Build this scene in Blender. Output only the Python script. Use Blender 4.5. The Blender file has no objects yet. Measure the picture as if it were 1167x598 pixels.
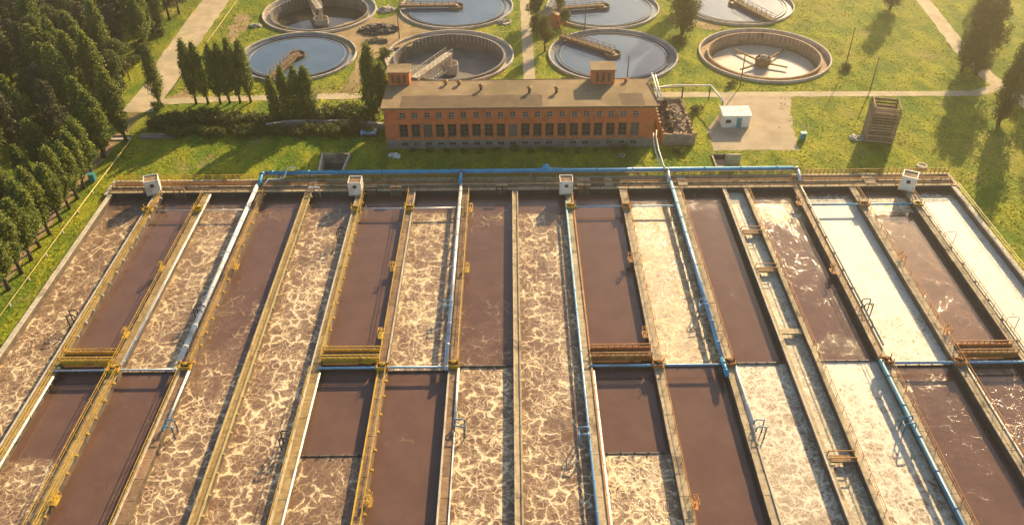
import bpy, bmesh, math, random
from mathutils import Vector, Matrix, noise
R = math.radians
SC = bpy.context.scene
COL = SC.collection

# ------------------------------------------------------------------ camera, sky, sun, exposure
YAW, PITCH, ROLL, CAM_H = R(-0.1438), R(37.4727), R(-0.62715), 77.02
fw = Vector((math.sin(YAW)*math.cos(PITCH), math.cos(YAW)*math.cos(PITCH), -math.sin(PITCH)))
rt = Vector((math.cos(YAW), -math.sin(YAW), 0)); up = rt.cross(fw)
rt2 = rt*math.cos(ROLL) + up*math.sin(ROLL); up2 = up*math.cos(ROLL) - rt*math.sin(ROLL)
cd = bpy.data.cameras.new('camera'); cam = bpy.data.objects.new('camera', cd); COL.objects.link(cam)
cd.sensor_fit = 'HORIZONTAL'; cd.sensor_width = 36; cd.lens = 36*951.9/1167; cd.clip_end = 6000; cd.clip_start = 1
M = Matrix((rt2, up2, -fw)).transposed().to_4x4(); M.translation = (0, 0, CAM_H); cam.matrix_world = M
SC.camera = cam

SUN_EL, SUN_AZ = 22.8, 28.5
w = bpy.data.worlds.new('World'); SC.world = w; w.use_nodes = True
sky = w.node_tree.nodes.new('ShaderNodeTexSky'); sky.sky_type = 'NISHITA'; sky.sun_disc = False
sky.sun_elevation = R(SUN_EL); sky.sun_rotation = R(SUN_AZ); sky.air_density = 1.0; sky.dust_density = .7; sky.ozone_density = 2.0
bg = w.node_tree.nodes['Background']; bg.inputs[1].default_value = 0.092
w.node_tree.links.new(sky.outputs[0], bg.inputs[0])
sd = bpy.data.lights.new('sun', 'SUN'); sun = bpy.data.objects.new('sun', sd); COL.objects.link(sun)
sd.energy = 5.0; sd.angle = R(0.6); sd.color = (1.0, 0.77, 0.45)
sv = Vector((math.sin(R(SUN_AZ))*math.cos(R(SUN_EL)), math.cos(R(SUN_AZ))*math.cos(R(SUN_EL)), math.sin(R(SUN_EL))))
sun.rotation_euler = sv.to_track_quat('Z', 'Y').to_euler(); sun.location = (60, 120, 120)
SC.view_settings.view_transform = 'Standard'; SC.view_settings.look = 'None'
SC.view_settings.exposure = 1.44; SC.view_settings.gamma = 1.0; SC.view_settings.use_curve_mapping = False
SC.render.engine = 'CYCLES'; SC.cycles.use_denoising = True
SC.cycles.max_bounces = 6; SC.cycles.diffuse_bounces = 2; SC.cycles.glossy_bounces = 2; SC.cycles.transmission_bounces = 3; SC.cycles.volume_bounces = 0
SC.cycles.caustics_reflective = False; SC.cycles.caustics_refractive = False

GZ = -0.6        # the grass; the tops of the tank walls are at 0
WZ = -1.08        # the water in the tanks
rnd = random.Random(7)

# ------------------------------------------------------------------ mesh helpers
class MB:
    def __init__(s): s.v = []; s.f = []
    def add(s, vs, fs):
        o = len(s.v); s.v += [tuple(p) for p in vs]; s.f += [tuple(i+o for i in f) for f in fs]; return s
    def box(s, x0, x1, y0, y1, z0, z1):
        return s.add([(x0,y0,z0),(x1,y0,z0),(x1,y1,z0),(x0,y1,z0),(x0,y0,z1),(x1,y0,z1),(x1,y1,z1),(x0,y1,z1)],
                     [(0,3,2,1),(4,5,6,7),(0,1,5,4),(1,2,6,5),(2,3,7,6),(3,0,4,7)])
    def bar(s, a, b, wd, ht=None):
        a, b = Vector(a), Vector(b); d = (b-a).normalized(); ht = ht or wd
        u = Vector((0,0,1)) if abs(d.z) < .95 else Vector((0,1,0))
        p = d.cross(u).normalized(); q = p.cross(d).normalized(); p *= wd/2; q *= ht/2
        vs = [a-p-q, a+p-q, a+p+q, a-p+q, b-p-q, b+p-q, b+p+q, b-p+q]
        return s.add(vs, [(0,3,2,1),(4,5,6,7),(0,1,5,4),(1,2,6,5),(2,3,7,6),(3,0,4,7)])
    def tube(s, pts, r, n=8):
        pts = [Vector(p) for p in pts]; rings = []
        for i, p in enumerate(pts):
            d = (pts[min(i+1,len(pts)-1)] - pts[max(i-1,0)]).normalized()
            u = Vector((0,0,1)) if abs(d.z) < .9 else Vector((0,1,0))
            a = d.cross(u).normalized(); b = a.cross(d).normalized()
            rr = r[i] if isinstance(r, (list, tuple)) else r
            rings.append([p + a*math.cos(2*math.pi*k/n)*rr + b*math.sin(2*math.pi*k/n)*rr for k in range(n)])
        vs = [q for ring in rings for q in ring]; fs = []
        for i in range(len(rings)-1):
            for k in range(n): fs.append((i*n+k, i*n+(k+1)%n, (i+1)*n+(k+1)%n, (i+1)*n+k))
        fs.append(tuple(range(n))[::-1]); fs.append(tuple(range((len(rings)-1)*n, len(rings)*n)))
        return s.add(vs, fs)
    def lathe(s, prof, n=96, c=(0,0,0), close=True):
        vs = []; m = len(prof)
        for k in range(n):
            a = 2*math.pi*k/n
            vs += [(c[0]+r*math.cos(a), c[1]+r*math.sin(a), c[2]+z) for r, z in prof]
        fs = []
        for k in range(n):
            for j in range(m if close else m-1):
                fs.append((k*m+j, ((k+1)%n)*m+j, ((k+1)%n)*m+(j+1)%m, k*m+(j+1)%m))
        return s.add(vs, fs)
    def disc(s, r, z, n=96, c=(0,0)):
        return s.add([(c[0]+r*math.cos(2*math.pi*k/n), c[1]+r*math.sin(2*math.pi*k/n), z) for k in range(n)], [tuple(range(n))])
    def mesh(s, name, m=None, smooth=False):
        me = bpy.data.meshes.new(name); me.from_pydata(s.v, [], s.f); me.validate()
        if m: me.materials.append(m)
        if smooth: me.polygons.foreach_set('use_smooth', [True]*len(me.polygons))
        me.update(); return me
    def build(s, name, m, parent=None, smooth=False, loc=None):
        return obj(name, s.mesh(name, m, smooth), parent, loc)
def obj(name, data, parent=None, loc=None, rz=0):
    o = bpy.data.objects.new(name, data); COL.objects.link(o)
    if parent: o.parent = parent
    if loc: o.location = loc
    if rz: o.rotation_euler = (0,0,rz)
    return o
def tag(o, label, cat, group=None):
    o['label'] = label; o['category'] = cat
    if group: o['group'] = group
    return o
def thing(name, label, cat, loc=(0,0,0), rz=0, group=None):
    o = obj(name, None, None, loc, rz); o.empty_display_size = .3
    return tag(o, label, cat, group)
def struct(o, kind='structure'):
    o['kind'] = kind; return o
ORD = ['first','second','third','fourth','fifth','sixth','seventh','eighth','ninth','tenth','eleventh','twelfth','thirteenth','fourteenth','fifteenth','sixteenth','seventeenth','eighteenth','nineteenth','twentieth','twenty-first','twenty-second','twenty-third','twenty-fourth','twenty-fifth','twenty-sixth','twenty-seventh','twenty-eighth','twenty-ninth','thirtieth']

# ------------------------------------------------------------------ materials
class NT:
    def __init__(s, name):
        s.m = bpy.data.materials.new(name); s.m.use_nodes = True; s.t = s.m.node_tree; s.n = s.t.nodes
        s.b = s.n['Principled BSDF']; s.out = s.n['Material Output']
    def new(s, t, **k):
        n = s.n.new(t)
        for a, v in k.items(): setattr(n, a, v)
        return n
    def link(s, a, b): s.t.links.new(a, b)
    def put(s, sock, v):
        if hasattr(v, 'links'): s.link(v, sock)
        else: sock.default_value = v
    def math(s, op, a, b=0.0, clamp=False):
        n = s.new('ShaderNodeMath', operation=op, use_clamp=clamp); s.put(n.inputs[0], a); s.put(n.inputs[1], b); return n.outputs[0]
    def pos(s): return s.new('ShaderNodeNewGeometry').outputs['Position']
    def objc(s): return s.new('ShaderNodeTexCoord').outputs['Object']
    def noise(s, vec, scale, detail=4, rough=.55, dist=0):
        n = s.new('ShaderNodeTexNoise'); s.link(vec, n.inputs['Vector']); n.inputs['Scale'].default_value = scale
        n.inputs['Detail'].default_value = detail; n.inputs['Roughness'].default_value = rough; n.inputs['Distortion'].default_value = dist
        return n
    def mapping(s, vec, scale=(1,1,1), loc=(0,0,0), rot=(0,0,0)):
        n = s.new('ShaderNodeMapping'); s.link(vec, n.inputs[0]); n.inputs['Scale'].default_value = scale; n.inputs['Location'].default_value = loc; n.inputs['Rotation'].default_value = rot
        return n.outputs[0]
    def smooth(s, v, a, b, lo=0., hi=1.):
        n = s.new('ShaderNodeMapRange', interpolation_type='SMOOTHSTEP'); s.put(n.inputs[0], v); s.put(n.inputs[1], a); s.put(n.inputs[2], b); s.put(n.inputs[3], lo); s.put(n.inputs[4], hi)
        return n.outputs[0]
    def mix(s, f, a, b):
        n = s.new('ShaderNodeMix', data_type='RGBA'); s.put(n.inputs[0], f); s.put(n.inputs[6], a if hasattr(a,'links') else (*a,1)); s.put(n.inputs[7], b if hasattr(b,'links') else (*b,1)); return n.outputs[2]
    def bump(s, h, strength, dist=.1):
        n = s.new('ShaderNodeBump'); s.link(h, n.inputs['Height']); n.inputs['Strength'].default_value = strength; n.inputs['Distance'].default_value = dist
        s.link(n.outputs[0], s.b.inputs['Normal']); return n
    def hsv(s, col, val):
        n = s.new('ShaderNodeHueSaturation'); s.link(col, n.inputs['Color']); s.put(n.inputs['Value'], val); return n.outputs[0]

def mat(name, c1, c2, scale=1.0, rough=.8, bump=.3, bd=.05, spec=.3, rndv=0.0, metal=0., stain=None, stretch=(1,1,1)):
    t = NT(name); p = t.mapping(t.pos(), stretch)
    n = t.noise(p, scale, 6, .62); f = t.smooth(n.outputs[0], .32, .68)
    col = t.mix(f, c1, c2)
    if stain:
        n3 = t.noise(p, scale*.23, 5, .7); col = t.mix(t.smooth(n3.outputs[0], .52, .66), col, stain)
    if rndv:
        oi = t.new('ShaderNodeObjectInfo'); col = t.hsv(col, t.smooth(oi.outputs['Random'], 0, 1, 1-rndv, 1+rndv))
    t.link(col, t.b.inputs['Base Color'])
    t.b.inputs['Roughness'].default_value = rough; t.b.inputs['Specular IOR Level'].default_value = spec; t.b.inputs['Metallic'].default_value = metal
    if bump:
        n2 = t.noise(t.pos(), scale*5, 4); t.bump(n2.outputs[0], bump, bd)
    return t.m

MT = {}
MT['concrete'] = mat('concrete', (.48,.37,.22), (.34,.255,.145), 1.3, .85, .4, .04, .2, .12, stain=(.18,.13,.08))
MT['pale_concrete'] = mat('pale_concrete', (.58,.50,.36), (.44,.37,.26), 1.1, .85, .3, .03, .2, .06, stain=(.33,.26,.17))
MT['mustard_deck'] = mat('mustard_deck', (.38,.27,.11), (.25,.165,.065), 1.5, .8, .4, .04, .2, .16, stain=(.19,.11,.045))
MT['brown_deck'] = mat('brown_deck', (.30,.19,.10), (.19,.115,.065), 1.5, .85, .4, .04, .2, .18, stain=(.12,.075,.05))
MT['wet_wall'] = mat('wet_wall', (.15,.11,.075), (.075,.058,.045), .8, .55, .3, .05, .4, stain=(.16,.12,.08), stretch=(1,1,.4))
MT['shade_painted_wall'] = mat('wet_wall_painted_shade', (.07,.06,.055), (.04,.037,.036), .8, .5, .3, .05, .4, stain=(.11,.085,.06), stretch=(1,1,.4))  # wet concrete, darkened further to paint the shade on the channel's front face
MT['yellow'] = mat('yellow_paint', (.62,.39,.04), (.48,.27,.03), 2, .5, .1, .01, .4, .08, stain=(.32,.15,.04))
MT['rust'] = mat('rusty_paint', (.45,.20,.05), (.30,.11,.03), 2, .7, .2, .01, .3, .1, stain=(.5,.28,.08))
MT['white'] = mat('white_paint', (.78,.74,.64), (.66,.60,.49), 1.2, .55, .1, .01, .4, stain=(.5,.42,.30))
MT['ochre'] = mat('ochre_concrete', (.50,.37,.16), (.36,.26,.11), 1.2, .85, .3, .03, .2, stain=(.25,.17,.08))
MT['pale_yellow'] = mat('faded_yellow_paint', (.62,.46,.13), (.5,.36,.09), 1, .6, .1, .01, .3)
MT['silver'] = mat('silver_pipe_paint', (.55,.56,.55), (.44,.45,.45), 1, .38, .1, .01, .5, metal=.25, stain=(.38,.33,.28))
MT['blue'] = mat('blue_pipe_paint', (.02,.22,.36), (.03,.30,.44), .8, .4, .1, .01, .5, stain=(.05,.20,.27))
MT['blue_grey'] = mat('blue_grey_pipe_paint', (.16,.33,.46), (.24,.40,.52), .8, .4, .1, .01, .5, stain=(.20,.25,.28))
MT['dark_iron'] = mat('dark_iron', (.05,.045,.045), (.09,.07,.055), 2, .7, .2, .01, .3)
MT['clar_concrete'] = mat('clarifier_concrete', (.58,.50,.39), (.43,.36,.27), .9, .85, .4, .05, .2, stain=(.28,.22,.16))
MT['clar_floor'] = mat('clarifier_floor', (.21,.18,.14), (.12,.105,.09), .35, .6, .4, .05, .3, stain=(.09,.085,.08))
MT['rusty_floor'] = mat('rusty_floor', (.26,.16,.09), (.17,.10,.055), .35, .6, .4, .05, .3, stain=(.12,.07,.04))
MT['rusty_concrete'] = mat('rusty_concrete', (.42,.28,.16), (.28,.17,.09), .9, .85, .4, .05, .2, stain=(.2,.11,.06))
MT['navy'] = mat('dark_blue_pipe_paint', (.02,.11,.20), (.03,.16,.26), .8, .4, .1, .01, .5, stain=(.05,.12,.16))
MT['dark_weir'] = mat('dark_weir', (.05,.05,.055), (.03,.03,.035), 1, .6, .2)
MT['road'] = mat('worn_road', (.52,.41,.25), (.38,.29,.17), .35, .9, .5, .05, .15, stain=(.38,.31,.19))
MT['dirt'] = mat('bare_earth', (.38,.26,.13), (.27,.18,.085), .3, .95, .7, .1, .1, stain=(.20,.155,.06))
MT['apron'] = mat('yard_earth', (.46,.36,.23), (.35,.27,.165), .25, .95, .6, .08, .1, stain=(.30,.25,.16))
MT['roof_felt'] = mat('roof_felt', (.30,.215,.115), (.22,.15,.08), .35, .95, .5, .05, .15, stain=(.17,.125,.065))
MT['dark_felt'] = mat('dark_roof_felt', (.15,.10,.06), (.11,.075,.045), .4, .95, .5, .05, .15)
MT['plinth'] = mat('plinth_render', (.24,.20,.16), (.16,.14,.11), .9, .9, .4)
MT['frame'] = mat('window_frame_paint', (.40,.36,.28), (.28,.25,.20), 1, .6, .1)
MT['dark_frame'] = mat('dark_window_frame', (.20,.17,.13), (.13,.11,.09), 1, .6, .1)
MT['rubble'] = mat('rubble', (.30,.23,.15), (.16,.12,.08), 1.2, .95, .6, .1, .1, .3)
MT['scrap'] = mat('dark_scrap', (.075,.065,.055), (.04,.037,.035), 1.5, .8, .5, .05, .3, stain=(.22,.17,.12))
MT['old_wood'] = mat('old_wood', (.27,.17,.085), (.17,.105,.055), 1.5, .85, .4, .03, .2, .25)
MT['pale_wood'] = mat('weathered_slats', (.33,.21,.115), (.22,.135,.075), 1.5, .85, .4, .03, .2, .3)
MT['teal'] = mat('teal_paint', (.05,.28,.27), (.04,.2,.2), 1, .6, .1)
MT['bark'] = mat('bark', (.12,.085,.055), (.06,.045,.03), 2, .95, .6, .05, .1)
MT['pole_wood'] = mat('pole_wood', (.14,.10,.065), (.09,.065,.045), 2, .9, .3)

def brick_mat():
    t = NT('red_brick'); p = t.pos()
    sx = t.new('ShaderNodeSeparateXYZ'); t.link(p, sx.inputs[0])
    cb = t.new('ShaderNodeCombineXYZ'); t.link(t.math('ADD', sx.outputs[0], sx.outputs[1]), cb.inputs[0]); t.link(sx.outputs[2], cb.inputs[1])
    b = t.new('ShaderNodeTexBrick'); t.link(cb.outputs[0], b.inputs['Vector']); b.inputs['Scale'].default_value = 1
    b.inputs['Brick Width'].default_value = .26; b.inputs['Row Height'].default_value = .08; b.inputs['Mortar Size'].default_value = .006
    b.inputs['Color1'].default_value = (.72,.175,.048,1); b.inputs['Color2'].default_value = (.56,.125,.036,1); b.inputs['Mortar'].default_value = (.35,.22,.13,1)
    n = t.noise(p, .5, 6, .65); c = t.mix(t.smooth(n.outputs[0], .42, .72), b.outputs[0], (.35,.105,.042))
    n2 = t.noise(t.mapping(p, (1.2,1.2,.25)), 1.1, 5); c = t.mix(t.smooth(n2.outputs[0], .56, .75, 0, .6), c, (.2,.09,.05))
    t.link(c, t.b.inputs['Base Color']); t.b.inputs['Roughness'].default_value = .9; t.b.inputs['Specular IOR Level'].default_value = .15
    t.bump(b.outputs['Fac'], .4, .01); return t.m
MT['brick'] = brick_mat()
def glass_mat():
    t = NT('window_glass'); n = t.noise(t.pos(), .9, 2); oi = t.new('ShaderNodeObjectInfo')
    t.link(t.mix(t.smooth(oi.outputs['Random'], .8, 1.0, 0, .7), t.mix(t.smooth(n.outputs[0], .4, .6), (.012,.018,.02), (.035,.042,.042)), (.22,.20,.16)), t.b.inputs['Base Color'])  # some panes paler at random: brighter reflections put into the base colour
    t.b.inputs['Roughness'].default_value = .12; return t.m
MT['glass'] = glass_mat()

def grass_mat():
    t = NT('grass'); p = t.pos()
    big = t.noise(p, .035, 5, .6); mid = t.noise(t.mapping(p, (1,.55,1), rot=(0,0,.5)), .22, 6, .68); fine = t.noise(p, 1.6, 5, .7)
    c = t.mix(t.smooth(mid.outputs[0], .36, .70), (.100,.160,.010), (.31,.288,.019))
    c = t.mix(t.smooth(big.outputs[0], .50, .72, 0, .75), c, (.29,.24,.04))
    dry = t.noise(p, .11, 6, .72); c = t.mix(t.smooth(dry.outputs[0], .56, .72, 0, .85), c, (.33,.24,.10))
    c = t.hsv(c, t.smooth(fine.outputs[0], .3, .7, .7, 1.3))
    t.link(c, t.b.inputs['Base Color']); t.b.inputs['Roughness'].default_value = .95; t.b.inputs['Specular IOR Level'].default_value = .1
    h = t.math('ADD', t.math('MULTIPLY', mid.outputs[0], 2.2), fine.outputs[0])
    t.bump(h, .9, .45); return t.m
MT['grass'] = grass_mat()

def leaf_mat(name, c1, c2, c3, tr=.35):
    t = NT(name); p = t.pos(); n = t.noise(p, .5, 3); oi = t.new('ShaderNodeObjectInfo')
    c = t.mix(t.smooth(n.outputs[0], .35, .65), c1, c2); c = t.mix(t.math('MULTIPLY', oi.outputs['Random'], .6), c, c3)
    f = t.noise(p, 3.5, 2); c = t.hsv(c, t.smooth(f.outputs[0], .3, .7, .65, 1.35))
    d = t.b; t.link(c, d.inputs['Base Color']); d.inputs['Roughness'].default_value = .6; d.inputs['Specular IOR Level'].default_value = .2
    tl = t.new('ShaderNodeBsdfTranslucent'); t.link(c, tl.inputs[0]); mx = t.new('ShaderNodeMixShader'); mx.inputs[0].default_value = tr
    t.link(d.outputs[0], mx.inputs[1]); t.link(tl.outputs[0], mx.inputs[2]); t.link(mx.outputs[0], t.out.inputs[0]); return t.m
MT['poplar_leaf'] = leaf_mat('poplar_leaves', (.095,.140,.022), (.20,.225,.038), (.18,.19,.03), .52)
MT['row_leaf'] = leaf_mat('row_poplar_leaves', (.12,.17,.028), (.24,.265,.045), (.21,.22,.035), .55)
MT['broad_leaf'] = leaf_mat('broad_leaves', (.065,.098,.020), (.140,.155,.030), (.15,.135,.03))
MT['pine_leaf'] = leaf_mat('pine_needles', (.045,.060,.022), (.080,.085,.030), (.11,.075,.03), .25)
MT['tuft'] = leaf_mat('grass_tufts', (.15,.19,.02), (.28,.265,.035), (.24,.23,.04), .65)

# water with foam: zones is a list of (Y, foam amount 0..1)
def water_mat(name, zones, seed=0., patch=.25, cell=.60, foam=((.90,.71,.43),(.64,.44,.23)), brown=((.122,.067,.046),(.142,.079,.054)), fine=.35, gloss=.12, ripple=.24):
    cell *= .86+.3*((seed*.618)%1); t = NT(name); p0 = t.pos(); p = t.mapping(p0, loc=(seed*13.7, seed*7.3, 0))
    sx = t.new('ShaderNodeSeparateXYZ'); t.link(p0, sx.inputs[0]); y = sx.outputs[1]
    wn = t.noise(p, .35, 3, .6); wn2 = t.noise(p, 1.15, 5, .62)
    def vadd(a, b, s):
        v = t.new('ShaderNodeVectorMath', operation='MULTIPLY_ADD'); t.link(b, v.inputs[0]); v.inputs[1].default_value = (s,s,0); t.link(a, v.inputs[2]); return v.outputs[0]
    q = vadd(vadd(p, wn.outputs['Color'], 3.0), wn2.outputs['Color'], 1.05)
    def vor(scale):
        v = t.new('ShaderNodeTexVoronoi', feature='DISTANCE_TO_EDGE', voronoi_dimensions='2D'); t.link(q, v.inputs['Vector']); v.inputs['Scale'].default_value = scale
        return v.outputs['Distance']
    v1 = t.math('SUBTRACT', 1.0, t.math('MULTIPLY', vor(cell), 2.6), True)
    v2 = t.math('SUBTRACT', 1.0, t.math('MULTIPLY', vor(cell*2.3), 2.9), True)
    v3 = t.math('SUBTRACT', 1.0, t.math('MULTIPLY', vor(cell*4.6), 2.6), True)
    vf = t.new('ShaderNodeTexVoronoi', feature='SMOOTH_F1', voronoi_dimensions='2D'); t.link(vadd(p, wn2.outputs['Color'], .8), vf.inputs['Vector']); vf.inputs['Scale'].default_value = cell*1.25; vf.inputs['Smoothness'].default_value = .25
    ring = t.math('SUBTRACT', 1.0, t.math('MULTIPLY', t.math('ABSOLUTE', t.math('SUBTRACT', vf.outputs['Distance'], .40)), 4.5), True)
    fn = t.noise(q, 3.2, 6, .72, .8)
    ridge = t.math('SUBTRACT', 1.0, t.math('MULTIPLY', t.math('ABSOLUTE', t.math('SUBTRACT', fn.outputs[0], .5)), 5.0), True)
    lump = t.noise(p, .55, 4, .6); edge0 = t.noise(p, .3, 3, .6)
    F = t.math('MAXIMUM', t.math('MULTIPLY', v1, t.smooth(lump.outputs[0], .3, .64, .55, 1.1)), t.math('MULTIPLY', v2, t.smooth(wn.outputs[0], .35, .65, .62, .92)))
    F = t.math('MAXIMUM', F, t.math('MULTIPLY', ring, t.smooth(edge0.outputs[0], .42, .6, .5, .93)))
    F = t.math('MAXIMUM', F, t.math('MULTIPLY', v3, t.smooth(lump.outputs[0], .38, .62, .45, .86)))
    F = t.math('ADD', t.math('MULTIPLY', F, 1-fine*.5), t.math('MULTIPLY', ridge, fine*.5))
    ramp = t.new('ShaderNodeValToRGB'); e = ramp.color_ramp.elements
    edge = t.noise(p, .45, 4, .65)
    yy = t.math('ADD', y, t.math('MULTIPLY', t.math('SUBTRACT', edge.outputs[0], .5), 2.2))
    t.link(t.math('DIVIDE', t.math('SUBTRACT', yy, 30.0), 95.0), ramp.inputs[0])
    zs = sorted(zones); e[0].position = (zs[0][0]-30)/95; e[0].color = ((zs[0][1]+.5)/2,)*3+(1,)
    e[1].position = (zs[-1][0]-30)/95; e[1].color = ((zs[-1][1]+.5)/2,)*3+(1,)
    for zy, a in zs[1:-1]:
        k = e.new((zy-30)/95); k.color = ((a+.5)/2,)*3+(1,)
    pn = t.noise(t.mapping(p, (1,.6,1)), .22, 4, .62)
    amt = t.math('ADD', t.math('SUBTRACT', t.math('MULTIPLY', ramp.outputs[0], 2.0), .5), t.math('MULTIPLY', t.math('SUBTRACT', pn.outputs[0], .5), patch*2))
    amt = t.math('ADD', amt, t.math('MULTIPLY', t.math('MINIMUM', amt, 0.0), 1.5))
    th = t.math('SUBTRACT', 1.0, t.math('ADD', t.math('MULTIPLY', amt, .30), t.math('MULTIPLY', t.math('POWER', t.math('MAXIMUM', amt, 0.0), 3.0), .65)))
    core = t.smooth(F, t.math('SUBTRACT', th, .07), t.math('ADD', th, .19))
    halo = t.smooth(F, t.math('SUBTRACT', th, .26), t.math('ADD', th, .1), 0, .38)
    ms = t.math('MAXIMUM', core, halo)
    wtr = t.mix(t.smooth(wn.outputs[0], .35, .65), *brown)
    zone = t.smooth(amt, .05, .5, 0, .34)
    wtr = t.mix(t.math('MULTIPLY', zone, t.smooth(fn.outputs[0], .3, .65)), wtr, (.36,.235,.115))
    fm = t.mix(t.smooth(F, t.math('SUBTRACT', th, .1), t.math('ADD', t.math('MAXIMUM', th, .25), .45)), foam[1], foam[0])
    fz = t.noise(q, 5.5, 5, .75); fm = t.hsv(fm, t.smooth(fz.outputs[0], .3, .66, .66, 1.12))
    t.link(t.mix(ms, wtr, fm), t.b.inputs['Base Color'])
    t.link(t.smooth(ms, .25, .45, gloss, .6), t.b.inputs['Roughness']); t.b.inputs['IOR'].default_value = 1.33
    rip = t.noise(t.mapping(p, (1,1.5,1)), 1.3, 5, .6)
    t.bump(t.math('ADD', t.math('MULTIPLY', rip.outputs[0], ripple), t.math('ADD', t.math('MULTIPLY', ms, .5), t.math('MULTIPLY', t.math('MULTIPLY', fz.outputs[0], ms), .8))), .3, .2); return t.m
def still_water(name, c1, c2, rough=.06, b=.05):
    t = NT(name); p = t.pos(); n = t.noise(p, .12, 4)
    t.link(t.mix(t.smooth(n.outputs[0], .35, .65), c1, c2), t.b.inputs['Base Color']); t.b.inputs['Roughness'].default_value = rough; t.b.inputs['IOR'].default_value = 1.33
    n2 = t.noise(p, .9, 4); t.bump(n2.outputs[0], b, .1); return t.m
MT['clear_water'] = still_water('settled_water', (.06,.10,.145), (.085,.125,.165), .05)
MT['dark_water'] = still_water('dark_pool_water', (.045,.04,.028), (.07,.06,.04), .08)
MT['launder_water'] = still_water('launder_water', (.17,.19,.20), (.24,.24,.23), .2, .3)
MT['sludge_water'] = still_water('channel_water', (.09,.05,.035), (.12,.07,.05), .2, .4)
MT['glare_water'] = still_water('pool_painted_glare', (.50,.39,.27), (.58,.47,.34), .12, .05)  # pale base colour paints in the bright reflection on the pool

# ------------------------------------------------------------------ ground
WX = [-68.9,-60.5,-52.2,-43.0,-34.9,-26.0,-17.2,-8.0,.35,9.5,18.7,28.0,36.0,39.7,48.4,57.9,66.8,75.2]
CLAR = [(-48.4,178.3,13.3),(-14.0,177.5,14.5),(22.7,177.3,14.5),(56.6,176.7,14.5),(-13.9,207.5,14.4),(-48.2,205.5,14.2),(23.0,206.3,14.2),(57.0,208.0,14.4)]
YF, YN, YM = 121.0, 26.0, 78.1
def ground():
    bm = bmesh.new()
    def loop(pts):
        vs = [bm.verts.new((x,y,GZ)) for x, y in pts]
        for i in range(len(vs)): bm.edges.new((vs[i], vs[(i+1)%len(vs)]))
    loop([(-900,-200),(900,-200),(900,1500),(-900,1500)])
    loop([(-69.3,YN),(75.55,YN),(75.55,125.0),(-69.3,125.0)])
    for cx, cy, r in CLAR: loop([(cx+(r-.15)*math.cos(2*math.pi*k/64), cy+(r-.15)*math.sin(2*math.pi*k/64)) for k in range(64)])
    loop([(-34.4,128.2),(-30.4,128.2),(-30.0,134.0),(-34.9,134.0)])
    loop([(36.4,128.8),(38.9,128.8),(38.9,132.6),(36.4,132.6)])
    bmesh.ops.triangle_fill(bm, use_beauty=True, use_dissolve=False, edges=bm.edges[:], normal=(0,0,1))
    for f in bm.faces:
        if f.normal.z < 0: f.normal_flip()
    me = bpy.data.meshes.new('ground'); bm.to_mesh(me); bm.free(); me.materials.append(MT['grass'])
    return struct(obj('ground', me))
ground()
def ribbon(name, pts, wd, m, dz, jit=.35, step=1.5):
    P = [Vector((x,y,0)) for x, y in pts]; out = []
    for i in range(len(P)-1):
        n = max(1, int((P[i+1]-P[i]).length/step))
        for k in range(n): out.append(P[i].lerp(P[i+1], k/n))
    out.append(P[-1]); b = MB(); vs = []
    for i, p in enumerate(out):
        d = (out[min(i+1,len(out)-1)]-out[max(i-1,0)]).normalized(); s = Vector((-d.y,d.x,0))
        W = wd if not isinstance(wd, tuple) else wd[0]+(wd[1]-wd[0])*i/(len(out)-1)
        a = W/2+jit*(noise.noise(p*.45)+.5*noise.noise(p*1.7)); c = W/2+jit*(noise.noise(p*.45+Vector((9,5,3)))+.5*noise.noise(p*1.7+Vector((3,1,8))))
        vs += [(*(p+s*a).xy, GZ+dz), (*(p-s*c).xy, GZ+dz)]
    b.add(vs, [(2*i,2*i+1,2*i+3,2*i+2) for i in range(len(out)-1)])
    me = b.mesh(name, m); o = obj(name, me); return struct(o)
def blob(name, cx, cy, rx, ry, m, dz, seed=0, rough=.35, rot=0):
    n = 72; vs = [(cx,cy,GZ+dz)]
    for k in range(n):
        a = 2*math.pi*k/n; r = 1+rough*(noise.noise((math.cos(a)*1.6+seed,math.sin(a)*1.6,seed*3))+.5*noise.noise((math.cos(a)*5+seed,math.sin(a)*5,seed)))
        x, y = rx*r*math.cos(a), ry*r*math.sin(a)
        vs.append((cx+x*math.cos(rot)-y*math.sin(rot), cy+x*math.sin(rot)+y*math.cos(rot), GZ+dz))
    return struct(MB().add(vs, [(0,1+k,1+(k+1)%n) for k in range(n)]).build(name, m))
def poly(name, pts, m, dz, jit=.4):
    out = []
    for i in range(len(pts)):
        a, b = Vector((*pts[i],0)), Vector((*pts[(i+1)%len(pts)],0)); n = max(1, int((b-a).length/1.2))
        for k in range(n):
            p = a.lerp(b, k/n); p += Vector((noise.noise(p*.5)+.5*noise.noise(p*1.6), noise.noise(p*.5+Vector((7,2,1))), 0))*jit; out.append((p.x,p.y,GZ+dz))
    return struct(MB().add(out, [tuple(range(len(out)))]).build(name, m))
ribbon('road', [(-77.5,420),(-77,215),(-76.4,181),(-75,164),(-75.4,152)], (9.5,6.5), MT['road'], .035)
ribbon('path', [(-75.6,152.5),(-75.4,144),(-75.9,139),(-76.2,131),(-76.7,118),(-76.9,104),(-77,60),(-77,20)], 2.3, MT['dirt'], .022, .4)
ribbon('service_road', [(-73,156.4),(-60,157.6),(-40,158.2),(-26,158.3),(-20,158.3)], 2.6, MT['road'], .03, .3)
ribbon('dirt_path', [(-35,158.6),(-33.5,164),(-32.6,171),(-32.5,180)], (3.6,4.6), MT['dirt'], .024, .6)
ribbon('verge_path', [(-70,157),(-66,163)], (4.5,2.5), MT['dirt'], .02, .8)
ribbon('walk_path', [(3.7,158.5),(3.8,165),(3.5,212),(3.3,420)], 2.5, MT['road'], .03, .12)
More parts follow.
